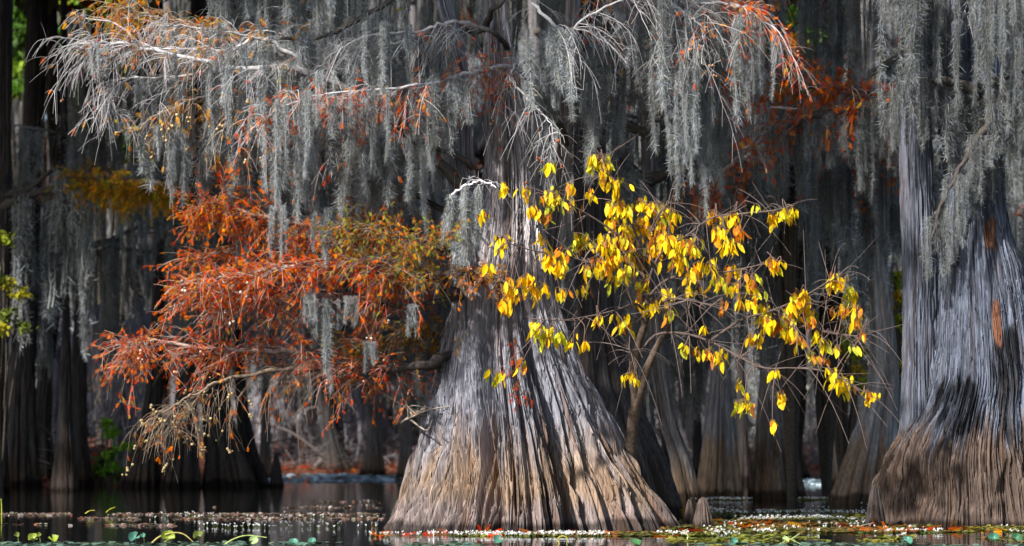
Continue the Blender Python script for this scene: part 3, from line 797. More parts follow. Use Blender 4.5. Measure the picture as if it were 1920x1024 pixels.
def back_tree(label, d, prof, cols=DK, seed=1, limbs=4, curt=4, zlo=4.2, top=14., band=.9, ms=1.9, crn=3, lx=(1.2, 3.2), group=None, lobes=True, lens=(1.6, 4.2), res=(130, 150), dep=.22, fol=None):
    prof = list(prof)
    u1, h1 = prof[-1][1], prof[-1][2]
    vt = HOR - (top - CAMZ) * F / d
    prof = [(v, u - h, u + h) for v, u, h in prof] + [(min(vt, prof[-1][0] - 50), u1 - h1 * .6, u1 + h1 * .6)]
    base = HOR + CAMZ * F / d
    t = thing('cypress_tree', [(prof[0][1] / 2 + prof[0][2] / 2 - 960) * d / F, d, 0], label, 'tree', group)
    r2 = np.random.default_rng(seed)
    lb = [(a + r2.uniform(-9, 9), dep * r2.uniform(.6, 1.3), r2.uniform(4, 7), 3.6) for a in range(-75, 285, 30)] if lobes else []
    trunk_mb(prof, d, res[0], res[1], lobes=lb, seed=seed, flute=(14, .06), plate=(44, .03), cols=cols, band=band, bandw=.4, dark=.22).build('trunk', BARK, t)
    pr = np.array(prof)
    for k in range(limbs):
        z = rng.uniform(zlo + 1.5, top - 2) if k else zlo + 2.2
        v = HOR - (z - CAMZ) * F / d
        u = np.interp(v, pr[::-1, 0], (pr[::-1, 1] + pr[::-1, 2]) / 2)
        x0 = (u - 960) * d / F
        s = rng.choice([-1, 1]); L = rng.uniform(*lx)
        ang = rng.normal(0, .5)
        path = [[x0 + s * L * q * math.cos(ang), d - .1 + L * q * math.sin(ang) - .3 * q, z + .5 * math.sin(q * 2.2) * rng.uniform(.4, 1.3)] for q in (0, .35, .7, 1)]
        br, pts = limb(t, path, .09, .02, nsec=10, t0=.3, seclen=(.5, 1.2), nter=5, twr=1.7, tip=(.16, .15, .15), pale=.9, n=16, fol=(fol[0] if fol else 0), mix=(fol[1] if fol else None), folsize=.2)
        drape(br, pts, curt, (.05, 1), lens, ms, .25, True)
    if crn:
        # crowns past the first are added toward the sun, unseen, to shade the background
        for k in range(crn):
            q = 4.2 * k + rng.uniform(-1, 1)
            unseen_crown(t, (u1 - 960) * d / F - .7 * q + rng.normal(0, .8), d - .7 * q, max(top + .6, 3.6 + .197 * d) + rng.uniform(0, 1.5), rng.uniform(1.0, 1.25))
    return t


# left bank, about 59 m out
back_tree('tall dark cypress with a wide flared foot at the far left waterline', 59, [(915, 37, 46), (870, 37, 41), (800, 38, 33), (700, 42, 25), (600, 48, 22), (300, 60, 20), (0, 70, 20)], seed=101, limbs=5)
back_tree('dark leaning cypress close behind the far left flared cypress', 63, [(905, 82, 27), (800, 78, 20), (700, 85, 15), (600, 100, 12), (520, 110, 12), (300, 104, 13), (0, 92, 15)], seed=102, limbs=4)
back_tree('slim straight dark cypress beside the bright green sapling', 60, [(911, 150, 29), (860, 149, 21), (800, 148, 17), (600, 150, 13), (300, 165, 12), (0, 185, 12)], seed=103, limbs=5, dep=.15)
back_tree('blue-grey trunk running off the top left corner', 50, [(925, -30, 52), (800, -22, 36), (600, -8, 26), (400, 2, 20), (0, 8, 18)], seed=104, limbs=3)
tl = [o for o in C.objects if o.get('label', '').startswith('blue-grey trunk')][0]
for x, y, z, s_ in [(-18, 50, 14.2, 1.25), (-22, 48, 14.5, 1.25), (-15.5, 51.5, 15, 1.1), (-20, 53, 16, 1.2), (-25, 51, 15.5, 1.2), (-17, 47.5, 13.8, 1.2), (-21, 45.5, 13.6, 1.25), (-24, 46, 15, 1.2), (-15, 48.5, 14, 1.15)]:
    unseen_crown(tl, x, y, z, s_)  # added far off to the left, out of view, to shade the left background
back_tree('squat broad-footed dark cypress under the drooping cone-laden bough, left one of three', 58.5, [(914, 262, 44), (860, 268, 32), (800, 282, 22), (700, 292, 16), (600, 296, 13), (300, 300, 12), (0, 296, 11)], seed=105, limbs=4)
back_tree('dark cypress with ribbed foot, middle one of three under the drooping bough', 58, [(915, 338, 42), (860, 342, 32), (800, 345, 26), (700, 352, 19), (600, 358, 17), (300, 366, 17), (0, 372, 16)], seed=106, limbs=5)
back_tree('widest dark cypress foot under the drooping bough, right one of three', 58.5, [(914, 430, 56), (860, 424, 42), (800, 412, 34), (700, 400, 26), (600, 394, 20), (300, 390, 18), (0, 388, 17)], seed=107, limbs=5)
back_tree('thin dark cypress at the left edge of the bright ripples', 60, [(911, 482, 26), (860, 468, 20), (780, 455, 14), (700, 450, 11), (500, 443, 10), (200, 440, 9), (0, 438, 9)], seed=108, limbs=4)
back_tree('thick dark cypress on the far bank just left of the great fluted foot', 84, [(888, 640, 46), (850, 628, 24), (800, 617, 19), (700, 610, 16), (600, 606, 15), (300, 604, 14), (0, 604, 13)], seed=109, limbs=6, lens=(2, 5), ms=2.4, top=19)
# right side, about 46 m out
back_tree('dark smooth cypress pressed close behind the great fluted cypress', 34.5, [(985, 1196, 108), (930, 1188, 97), (860, 1172, 86), (800, 1152, 72), (700, 1130, 54), (600, 1118, 43), (400, 1108, 34), (200, 1104, 30), (0, 1100, 28)], seed=110, limbs=3, lx=(1, 1.8), ms=1.1, zlo=5, top=11, lens=(1, 2.5), res=(320, 260), cols=((.075, .068, .068), (.06, .05, .045)))
back_tree('slanting dark-footed cypress just right of the great fluted foot', 45, [(940, 1292, 27), (860, 1276, 22), (800, 1254, 19), (700, 1237, 17), (600, 1227, 15), (400, 1216, 14), (0, 1210, 13)], crn=1, seed=111, limbs=4, ms=1.5, cols=MD, top=12)
back_tree('brown-footed cypress with two pale ribs between the dark slanting one and the broad black one', 46.5, [(936, 1347, 50), (880, 1349, 40), (800, 1350, 33), (700, 1352, 20), (600, 1355, 17), (300, 1360, 16), (0, 1365, 15)], crn=0, seed=112, limbs=5, ms=1.5, cols=((.19, .18, .185), (.22, .155, .105)), band=1.3, top=12, res=(220, 200))
back_tree('broad black-footed cypress behind the bare lower twigs of the yellow tree', 46.8, [(934, 1458, 63), (880, 1456, 52), (800, 1452, 38), (700, 1447, 24), (600, 1445, 18), (300, 1445, 16), (0, 1450, 15)], crn=1, seed=113, limbs=5, ms=1.5, cols=((.12, .11, .11), (.085, .065, .05)), band=1.3, top=12, res=(220, 200))
back_tree('grey ribbed cypress leaning close beside the massive stained cypress', 43.5, [(945, 1622, 76), (900, 1626, 64), (850, 1634, 52), (800, 1643, 42), (750, 1652, 35), (700, 1657, 31), (600, 1655, 24), (450, 1641, 16), (300, 1633, 14), (0, 1626, 14)], crn=1, seed=114, limbs=5, ms=1.4, cols=((.23, .22, .215), (.19, .135, .095)), band=1.35, top=12, res=(240, 220))
back_tree('slim grey cypress behind the outer yellow leaves', 58, [(914, 1570, 24), (800, 1560, 13), (600, 1556, 10), (300, 1550, 10), (0, 1548, 9)], crn=1, seed=115, limbs=5)
# moss-hung trees in the depth of the swamp
deep = [(-160, 66), (275, 80), (330, 72), (500, 70), (545, 88), (700, 78), (760, 70), (800, 92), (1010, 72), (1070, 84), (1160, 62), (1260, 66), (1310, 78), (1390, 64), (1420, 88), (1500, 70), (1610, 76), (1690, 66), (1760, 58), (1900, 60), (1990, 64)]
for k, (u, d) in enumerate(deep):
    h = rng.uniform(8, 15) * 62 / d
    back_tree('dim grey moss-curtained cypress deep in the swamp behind the nearer trunks', d, [(HOR + CAMZ * F / d, u, h * 2.4), (850, u + rng.normal(0, 3), h * 1.6), (750, u + rng.normal(0, 4), h * 1.1), (500, u + rng.normal(0, 8), h), (0, u + rng.normal(0, 14), h * .9)],
              seed=130 + k, limbs=7 if u > 480 else (1 if u < 300 else 3), curt=5 if u > 480 else 4, zlo=3.4 if u > 900 else 4.5, ms=2.3 if d > 65 else 1.9, lens=(2.2, 5.2), top=17, crn=0, group='moss-hung trees deep in the swamp', res=(70, 90), lx=(1.5, 3.6), fol=((2.2, dict(red=4, orange=3, brown=2, amber=1)) if rng.random() < .45 else None), cols=DK if 1380 < u < 1630 or rng.random() < .4 else MD)
# the ochre-needled tree and the glimpses of green and gold
oc = thing('cypress_tree', [(120 - 960) * 53 / F, 53, 0], 'cypress with one level bough of dull ochre needles on the left', 'tree')
trunk_mb([(923, 95, 150), (800, 108, 138), (600, 116, 132), (300, 112, 128), (-300, 114, 126)], 54, 110, 120, seed=170, flute=(12, .06), plate=(40, .03), cols=DK).build('trunk', BARK, oc)
add('ochre', oc, [(122, 362), (160, 350), (210, 345), (260, 352), (325, 362)], 51.5, -5, .05, .012, nsec=110, t0=.15, nter=9, seclen=(.3, .9), tip=(.1, .07, .04), fol=3.4, mix=dict(ochre=4, olive=2, amber=3), folsize=.15, droop=.15, updown=.3)
add('grey_twig', oc, [(118, 250), (60, 240), (0, 232), (-60, 235)], 53.6, -1, .04, .012, nsec=24, t0=.1, nter=8, tip=(.3, .3, .34), droop=.9, seclen=(.8, 1.8))
drape(*B['grey_twig'], 9, (.0, 1), (1.2, 2.6), 1.5, .2, True)


def leafy(name, label, cat, u, d, hw, vt, vb, n, size, cols, trunk_r=.09):
    """a leafy bush or tree: stems and a head of separate leaves in uneven clumps"""
    b = np.array([(u - 960) * d / F, d, 0.0]); t = thing(name, b, label, cat)
    z1, z0 = CAMZ + (HOR - vt) * d / F, CAMZ + (HOR - vb) * d / F
    w = hw * d / F
    mb = MB()
    nc = max(14, int(n / 90))
    cc = np.stack([b[0] + rng.normal(0, w * .5, nc), d + rng.normal(0, w * .4, nc), rng.uniform(z0, z1, nc)], -1)
    for c in cc[:16]:
        a = np.array([b[0], d, -.2]); m = (a + c) / 2 + np.array([0, 0, .15 * (z1 - z0)]) * rng.uniform(-.5, 1) + rng.normal(0, .1 * w, 3)
        tubes(mb, smoothpath([a, m, c], 9), np.linspace(trunk_r, trunk_r * .15, 9), 5, (.06, .05, .04))
    mb.build('stems', LIMB, t)
    i = rng.integers(nc, size=n)
    p = cc[i] + rng.normal(0, 1, (n, 3)) * np.array([w * .16, w * .16, w * .10])
    X, Y, Z = frames(rng.normal(0, 1, (n, 3)) + [0, 0, -.5], rng.uniform(0, 6.28, n))
    c = np.array(cols)[rng.integers(len(cols), size=nc)][i] * rng.uniform(.6, 1.3, (n, 1))
    lf = MB(); stamp(lf, LFV, LFF, p, X, Y, Z, size * rng.uniform(.6, 1.3, n), c); lf.build('leaves', LEAF, t)


GR, YG, GO = (.10, .22, .02), (.26, .30, .02), (.55, .36, .01)
leafy('sapling', 'bright lime green sapling on the left bank between dark trunks', 'sapling', 205, 60.5, 30, 790, 890, 420, .15, [(.20, .40, .02), (.14, .32, .02)], .03)
leafy('leafy_tree', 'green leafy tree glimpsed between trunks in the upper left corner', 'tree', 40, 82, 70, -60, 170, 2600, .34, [GR, (.2, .32, .03), (.07, .15, .02)])
leafy('leafy_tree', 'tall green tree behind the pale twig tips of the longest bough', 'tree', 190, 74, 70, -20, 290, 2600, .34, [GR, YG, (.06, .13, .02)])
leafy('leafy_tree', 'small yellow-green tree leaning in at the left edge', 'tree', -2, 47, 48, 425, 620, 620, .15, [YG, (.4, .36, .02), (.16, .2, .03)], .05)
leafy('leafy_tree', 'pale gold tree glowing behind the tips of the yellow leaves', 'tree', 1582, 55, 46, 565, 735, 1100, .17, [YG, GO, (.3, .33, .06)])
leafy('leafy_tree', 'narrow golden tree seen through the gap left of the massive stained cypress', 'tree', 1686, 46, 13, 510, 700, 900, .14, [GO, (.5, .4, .02), YG])
leafy('leafy_tree', 'dull green tree high among the moss between the two big cypresses', 'tree', 1485, 44.5, 40, 30, 270, 1500, .22, [GR, YG, (.3, .14, .02)])
leafy('leafy_tree', 'bronze-leaved tree at the top between the two big cypresses', 'tree', 1550, 48, 70, -40, 130, 1700, .22, [(.3, .09, .015), (.4, .16, .02), (.2, .2, .03)])
leafy('leafy_bush', 'low dark green bush at the foot of the slim straight dark cypress', 'bush', 190, 61.5, 26, 860, 905, 260, .16, [(.10, .16, .02), (.05, .09, .02)], .02)

# ================================================================ ground, water, far woods
xs = np.linspace(-140, 140, 281); ys = np.concatenate([np.linspace(45, 110, 200), np.linspace(112, 400, 60)])
XX, YY = np.meshgrid(xs, ys, indexing='ij')
shore = 82.5 - 21 * np.clip((-9.3 - XX * 1.0) / 2.2, 0, 1) + 1.0 * vn(XX * .25, XX * 0, 300) + .5 * vn(XX * .8, XX * 0, 301)
shore = np.where(XX > 16, 82 - 14 * np.clip((XX - 16) / 6, 0, 1), shore)
e = YY - shore
ZZ = np.where(e < 0, np.maximum(-.8, e * .3), np.minimum(.9, e * .14) + .12 * vn(XX * .6, YY * .6, 302) * np.clip(e / 2, 0, 1) + np.clip(e - 12, 0, 300) * .02)
i = np.arange(XX.size).reshape(XX.shape)
f = np.stack([i[:-1, :-1], i[1:, :-1], i[1:, 1:], i[:-1, 1:]], -1).reshape(-1, 4)
n1 = vn(XX * 1.4, YY * 1.4, 303)[..., None]
tag(MB().add(np.stack([XX, YY, ZZ], -1), f, np.clip(np.array([.12, .045, .026]) * (1 + .5 * n1), .01, 1)).build('ground', LITTER), kind='structure')
tag(MB().add([[-400, -60, -.9], [400, -60, -.9], [400, 900, -.9], [-400, 900, -.9]], [[0, 1, 2, 3]], (.03, .025, .02)).build('lake_bed', LITTER), kind='structure')

wm = bpy.data.materials.new('lake_water'); wm.use_nodes = True
nt = wm.node_tree; N, Lk = nt.nodes, nt.links
b = N['Principled BSDF']; b.inputs['Base Color'].default_value = (.006, .007, .006, 1); b.inputs['Roughness'].default_value = .03; b.inputs['IOR'].default_value = 1.33
tc = N.new('ShaderNodeTexCoord')
def wnoise(sc, scale, detail=3):
    mp = N.new('ShaderNodeMapping'); mp.inputs['Scale'].default_value = sc
    Lk.new(tc.outputs['Object'], mp.inputs[0]); no = N.new('ShaderNodeTexNoise'); no.inputs['Scale'].default_value = scale; no.inputs['Detail'].default_value = detail
    Lk.new(mp.outputs[0], no.inputs['Vector']); return no
n_calm, n_wind = wnoise((.55, 1.6, 1), 2.2), wnoise((.8, 1.3, 1), 2.6, 2)
sx = N.new('ShaderNodeSeparateXYZ'); Lk.new(tc.outputs['Object'], sx.inputs[0])
# a breeze ruffles the open water by the far bank
mr = N.new('ShaderNodeMapRange'); mr.inputs['From Min'].default_value = 63; mr.inputs['From Max'].default_value = 70; Lk.new(sx.outputs['Y'], mr.inputs[0])
b1 = N.new('ShaderNodeBump'); b1.inputs['Strength'].default_value = .10; b1.inputs['Distance'].default_value = .04; Lk.new(n_calm.outputs[0], b1.inputs['Height'])
b2 = N.new('ShaderNodeBump'); b2.inputs['Distance'].default_value = .5; Lk.new(mr.outputs[0], b2.inputs['Strength']); Lk.new(n_wind.outputs[0], b2.inputs['Height']); Lk.new(b1.outputs[0], b2.inputs['Normal'])
Lk.new(b2.outputs[0], b.inputs['Normal'])
tag(MB().add([[-400, -60, 0], [400, -60, 0], [400, 130, 0], [-400, 130, 0]], [[0, 1, 2, 3]]).build('water', wm), kind='structure')

# the far wood that reads as one mass of moss, twigs and leaves
mb = MB(); n = 50000
p = np.stack([rng.uniform(-48, 48, n), rng.uniform(98, 112, n), rng.random(n) ** .9 * 25], -1)
cl = vn(p[:, 0] * .35, p[:, 2] * .3, 320)
colr = np.where((cl > .25)[:, None], [.06, .075, .03], [.07, .06, .05]) * rng.uniform(.5, 1.4, (n, 1))
colr = np.where((cl < -.4)[:, None], np.array([.12, .05, .02]), colr)
X, Y, Z = frames(rng.normal(size=(n, 3)), rng.uniform(0, 6.28, n))
stamp(mb, np.array([[0, -.5, 0], [.7, 0, .1], [0, .5, 0], [-.7, 0, .1]]), np.array([[0, 1, 2, 3]]), p, X, Y, Z, rng.uniform(.4, 1.0, n), colr)
n = 15000
p = np.stack([rng.uniform(-42, 42, n), rng.uniform(90, 100, n), rng.uniform(2.2, 26, n)], -1)
q = np.linspace(0, 1, 5)[None, :, None]
pts = p[:, None] - q * np.array([0, 0, 1.]) * rng.uniform(1, 3.4, (n, 1, 1)) + np.cumsum(rng.normal(0, .05, (n, 5, 3)), 1)
ribbons(mb, pts, np.outer(rng.uniform(.03, .09, n), [1, 1, .8, .6, .2]), np.array([.15, .15, .145]) * rng.uniform(.5, 1.3, (n, 1)))
tag(mb.build('far_woods', MOSS, None, False), 'grey mossy wood closing the view behind all the trees', kind='stuff')

# dead grey brush hung with moss along the bank
mb = MB(); n = 5200
x = rng.uniform(-30, 30, n)
sh = np.interp(x, xs, shore[:, 0])
y = sh + rng.uniform(.8, 9, n)
base = np.stack([x, y, np.minimum(.9, (y - sh) * .14)], -1)
ax = unit(rng.normal(size=(n, 3)) * np.array([1, .7, .35]) + [0, 0, .35])
q = np.linspace(0, 1, 6)[None, :, None]
hgt = rng.uniform(.2, 1.0, n) + 1.4 * np.clip(vn(x * .3, y * .3, 330), 0, 1)
pts = base[:, None] + np.array([0, 0, 1.]) * hgt[:, None, None] * rng.random((n, 1, 1)) + q * ax[:, None] * rng.uniform(.5, 2.0, (n, 1, 1)) - np.array([0, 0, .7]) * q * q * rng.uniform(0, 1, (n, 1, 1)) + np.cumsum(rng.normal(0, .03, (n, 6, 3)), 1)
tubes(mb, pts, np.outer(rng.uniform(.5, 1.8, n) * .012, np.linspace(1, .4, 6)), 3, np.array([.17, .15, .15]) * rng.uniform(.4, 1.5, (n, 1)))
tag(mb.build('brushwood', TWIG), 'tangle of dead grey brush along the far bank', kind='stuff')
mb = MB(); n = 7000
x = rng.uniform(-30, 26, n); sh = np.interp(x, xs, shore[:, 0]); y = sh + rng.random(n) ** 1.5 * 8 + .1
p = np.stack([x, y, np.minimum(.9, (y - sh) * .14) + rng.uniform(.02, .14, n)], -1)
X, Y, Z = frames(rng.normal(size=(n, 3)) * [1, 1, .5], rng.uniform(0, 6.28, n))
stamp(mb, LFV, LFF, p, X, Y, Z, rng.uniform(.10, .22, n), palette(n, dict(brown=5, red=1.4, orange=.5)) * .8)
tag(mb.build('fallen_leaves', LEAF), 'red-brown fallen leaves on the far bank', kind='stuff')


def moss_shrub(label, u, d, hw, vt, n, col):
    """dead shrub drowned in pale moss: arching stems with moss falling from them"""
    b = np.array([(u - 960) * d / F, d, .1]); t = thing('mossy_shrub', b, label, 'shrub')
    w = hw * d / F; H = CAMZ + (HOR - vt) * d / F
    mb = MB(); ml = MB()
    for _ in range(n):
        a = b + np.array([rng.normal(0, w * .25), rng.normal(0, .4), -.1])
        e = b + np.array([rng.normal(0, w * .7), rng.normal(0, .8), H * rng.uniform(.35, 1)])
        m = (a + e) / 2 + np.array([0, 0, H * .35])
        pp = smoothpath([a, m, e, e + np.array([rng.normal(0, .3), 0, -.4])], 12)
        tubes(mb, pp, np.linspace(.035, .008, 12), 4, np.array(col) * .6)
        k = 40; i0 = rng.integers(4, 12, k); q = np.linspace(0, 1, 5)[None, :, None]
        sp = pp[i0][:, None] + q * np.array([0, 0, -1.]) * rng.uniform(.2, .9, (k, 1, 1)) + np.cumsum(rng.normal(0, .035, (k, 5, 3)), 1)
        ribbons(ml, sp, np.outer(rng.uniform(.012, .03, k), [1, 1, .8, .6, .2]), np.array(col) * rng.uniform(.6, 1.3, (k, 1)))
    mb.build('stems', TWIG, t); ml.build('hanging_moss', MOSS, t, False)


LAV = (.40, .38, .43)
moss_shrub('pale mossy shrub filling the gap right of the slim straight dark cypress', 225, 66, 50, 560, 46, LAV)
moss_shrub('pale mossy shrub between the two leftmost dark trunks', 112, 68, 30, 560, 34, LAV)
moss_shrub('pale mossy shrub at the extreme left edge beside the flared cypress', 5, 66, 22, 590, 22, LAV)
moss_shrub('low pale mossy shrub behind the left end of the bright ripples', 480, 86, 50, 720, 40, (.34, .32, .35))
moss_shrub('grey mossy shrub arching over the red-brown bank left of the great foot', 670, 87, 45, 715, 40, (.34, .32, .35))
moss_shrub('grey mossy shrub on the bank behind the brown-footed cypress', 1300, 84, 50, 650, 40, (.36, .33, .36))
moss_shrub('dim mossy shrub above the small orange bank on the right', 1550, 87, 46, 740, 32, (.24, .22, .23))


def driftwood(label, path, d, dd, r, col=(.15, .13, .125)):
    pts = smoothpath(PP(path, d, dd), 24); t = thing('fallen_branch', pts[0] * [1, 1, 0], label, 'branch')
    mb = MB(); tubes(mb, pts, np.linspace(r, r * .3, 24) * rng.uniform(.85, 1.15, 24), 7, col); br = mb.build('stem', LIMB, t)
    tw = MB()
    for _ in range(7):
        i = rng.integers(6, 22); e = pts[i] + np.array([rng.normal(0, .7), rng.normal(0, .5), rng.uniform(-.1, .9)])
        tubes(tw, smoothpath([pts[i], (pts[i] + e) / 2 + rng.normal(0, .1, 3), e], 8), np.linspace(r * .4, r * .1, 8), 4, col)
    tw.build('twigs', TWIG, t)


driftwood('thick dead limb slanting up out of the bank under the orange boughs', [(585, 885), (610, 850), (625, 800), (650, 760)], 84, 1, .12)
driftwood('long dead limb lying level above the red-brown bank', [(480, 832), (560, 822), (640, 830), (740, 812)], 85, 2, .07)
driftwood('dead limb dipping toward the bright ripples on the far left bank', [(470, 790), (540, 808), (600, 850), (640, 886)], 83.5, .5, .06)
driftwood('forked dead limb above the small orange bank on the right', [(1395, 790), (1450, 812), (1510, 830), (1590, 822)], 85, 2, .06)
driftwood('dead limb leaning against the grey ribbed cypress', [(1500, 880), (1545, 840), (1590, 780)], 84, -1, .07)
driftwood('short dead stub jutting left from the great fluted foot', [(800, 762), (790, 772), (770, 782), (752, 792)], 30.9, -.4, .045, (.3, .25, .2))

# ================================================================ knees and stumps
def knee(label, u, vt, hw, d, seed, cols, base=None):
    vb = HOR + CAMZ * F / d
    t = thing('cypress_knee', [(u - 960) * d / F, d, 0], label, 'cypress knee')
    h = vb - vt
    prof = [(vb + 4, u - hw * 1.15, u + hw * 1.15), (vb - h * .25, u - hw * .9, u + hw * .9), (vb - h * .55, u - hw * .7, u + hw * .68), (vb - h * .8, u - hw * .55, u + hw * .5), (vb - h * .93, u - hw * .38, u + hw * .34), (vt, u - hw * .06, u + hw * .06)]
    trunk_mb(prof, d, 150, 110, seed=seed, flute=(7, .16), plate=(26, .012), fine=.004, cols=cols, band=.3, dark=.10, zb=-.1, dr=1.).build('knee', BARK, t)


KC = ((.095, .072, .062), (.08, .06, .05))
knee('taller brown cypress knee at the right foot of the great cypress', 1318, 932, 21, 31.2, 400, KC)
knee('shorter brown cypress knee tucked behind the taller one', 1293, 936, 14, 31.8, 401, KC)
knee('dark pointed cypress knee standing clear at the left end of the bright ripples', 518, 850, 13, 59, 402, DK)
knee('low dark cypress knee between the leftmost trunks', 117, 838, 9, 61.5, 403, DK)
knee('blunt dark knee at the left foot of the massive stained cypress', 1641, 908, 20, 31.4, 404, ((.045, .04, .038), (.035, .03, .028)))
knee('small dark knee beside the thin cypress at the ripples', 492, 868, 12, 59.5, 405, DK)

# ================================================================ what floats on the water
def discs(mb, p, r, col, tilt=.12):
    m = len(p); a = np.arange(6) * np.pi / 3
    tv = np.stack([np.cos(a), np.sin(a), 0 * a], -1)
    X, Y, Z = frames(np.stack([np.ones(m), rng.normal(0, .4, m), rng.normal(0, tilt, m)], -1), rng.normal(0, tilt, m))
    stamp(mb, tv, np.array([[0, 1, 2, 3, 4, 5]]), p, X, Y, Z, r, col)


def band_pts(n, u0, u1, d0, d1, cl=None, thr=-.2, z=.004):
    d = 1 / rng.uniform(1 / d1, 1 / d0, n * 3); u = rng.uniform(u0, u1, n * 3)
    x = (u - 960) * d / F
    if cl is not None:
        k = vn(x * 1.3, d * .7, cl) + .5 * vn(x * 4, d * 2.2, cl + 1) > thr
        x, d = x[k], d[k]
    x, d = x[:n], d[:n]
    return np.stack([x, d, np.full(len(x), z) + rng.uniform(0, .012, len(x))], -1)


WEED = np.array([(.16, .18, .03), (.22, .20, .03), (.13, .09, .03), (.09, .12, .03), (.24, .11, .03)])
mb = MB()
for (n, u0, u1, d0, d1, th) in [(9000, 1270, 2050, 29.2, 34.5, -.35), (2200, 1240, 1340, 28.2, 31, -.4), (2500, 860, 1300, 28.2, 29.3, .0), (2600, 1300, 2050, 34, 39, .15), (900, 1290, 1620, 45, 46.2, -.2), (1600, 1250, 2050, 25, 28.5, .25)]:
    p = band_pts(n, u0, u1, d0, d1, 340, th)
    k = np.clip(((vn(p[:, 0] * .8, p[:, 1] * .5, 350) + 1) * 2.5 + rng.normal(0, .8, len(p))).astype(int), 0, 4)
    discs(mb, p, rng.uniform(.018, .05, len(p)), WEED[k] * rng.uniform(.6, 1.3, (len(p), 1)), .22)
tag(mb.build('duckweed', PAD, None, False), 'green and brown duckweed mat floating around the trunk feet', kind='stuff')

mb = MB(); 
for (n, u0, u1, d0, d1, th) in [(1100, -60, 720, 36.0, 36.9, -.15), (800, 110, 720, 34.2, 34.8, -.1), (300, 400, 720, 40, 40.6, .0), (160, -60, 330, 31.5, 32.2, .1), (130, 600, 720, 38, 45, .2)]:
    p = band_pts(n, u0, u1, d0, d1, 360, th)
    cc = np.array([(.19, .12, .10), (.30, .25, .24), (.13, .10, .06), (.17, .17, .12), (.20, .09, .05)])[rng.integers(5, size=len(p))]
    discs(mb, p, rng.uniform(.014, .04, len(p)), cc * rng.uniform(.6, 1.3, (len(p), 1)), .35)
tag(mb.build('floating_debris', PAD, None, False), 'thin lines of floating leaf scraps on the dark open water', kind='stuff')

mb = MB()
p = band_pts(150, 1270, 2000, 29.2, 34, 370, .0, .012)
X, Y, Z = frames(rng.normal(size=(len(p), 3)) * [1, .5, .2], rng.normal(0, .4, len(p)))
stamp(mb, SPV, SPF, p, X, Y, Z, rng.uniform(.10, .24, len(p)), palette(len(p), dict(orange=5, red=2, amber=3)))
p = band_pts(60, 690, 1280, 28.0, 29.4, None, 0, .012)
X, Y, Z = frames(rng.normal(size=(len(p), 3)) * [1, .5, .2], rng.normal(0, .4, len(p)))
stamp(mb, SPV, SPF, p, X, Y, Z, rng.uniform(.10, .2, len(p)), palette(len(p), dict(orange=3, red=4, brown=3)))
tag(mb.build('floating_needles', NEEDLE, None, False), 'fallen orange cypress sprays floating on the duckweed', kind='stuff')

fl = []
for (n, u0, u1, d0, d1, th) in [(230, 850, 1290, 27.9, 28.9, -.2), (40, 690, 860, 27.9, 28.8, -.2), (300, 1330, 1640, 33.5, 39.5, -.1), (130, 1330, 2000, 28.0, 29.6, -.2), (120, 1285, 1620, 44.8, 46.2, -.1), (60, 330, 720, 30.5, 32.2, .1), (40, 100, 720, 34.2, 36.8, .1), (60, 1500, 1700, 34, 42, .0), (90, 1320, 1900, 28.5, 33, 0)]:
    fl.append(band_pts(n, u0, u1, d0, d1, 380, th, .02))
p = np.concatenate(fl); mb = MB()
tv = np.array([[0, 0, 0], [.55, -.35, .35], [1, 0, .55], [.55, .35, .35]])
for k in range(3):
    a = rng.uniform(0, .8, len(p)) + k * 2.094
    X = np.stack([np.cos(a), np.sin(a), rng.uniform(.1, .9, len(p))], -1); X, Y, Z = frames(X, 0 * a)
    stamp(mb, tv, np.array([[0, 1, 2, 3]]), p, X, Y, Z, rng.uniform(.022, .036, len(p)) * (1 + (p[:, 1] > 43) * .1), np.tile([.82, .82, .80], (len(p), 1)))
stp = np.stack([p - [0, 0, .03], p], 1); tubes(mb, np.concatenate([stp[:, :1], (stp[:, :1] + stp[:, 1:]) / 2, stp[:, 1:]], 1), np.full((len(p), 3), .003), 3, (.12, .2, .04))
tag(mb.build('frogbit_flowers', PETAL, None, False), 'tiny white three-petalled flowers floating in drifts', kind='stuff')

mb = MB()
for (n, u0, u1, d0, d1, th) in [(900, -80, 980, 24.6, 26.4, .1), (400, 980, 2000, 24.6, 26.2, .1)]:
    p = band_pts(n, u0, u1, d0, d1, 390, th, .006)
    discs(mb, p, rng.uniform(.02, .06, len(p)), np.array([.09, .17, .14]) * rng.uniform(.4, 1.3, (len(p), 1)) + rng.uniform(0, .06, (len(p), 1)) * [1, .8, 0], .15)
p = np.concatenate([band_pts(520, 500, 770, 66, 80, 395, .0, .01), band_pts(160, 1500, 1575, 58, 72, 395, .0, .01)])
discs(mb, p, rng.uniform(.05, .14, len(p)), np.array([.68, .84, .9]) * rng.uniform(.6, 1.15, (len(p), 1)), .2)  # pale far discs added: sky glints on ripples painted as colour
tag(mb.build('floating_leaves_and_glints', PAD, None, False), 'small blue-green leaves floating on the near water and far pale discs imitating sky glints on ripples', kind='stuff')


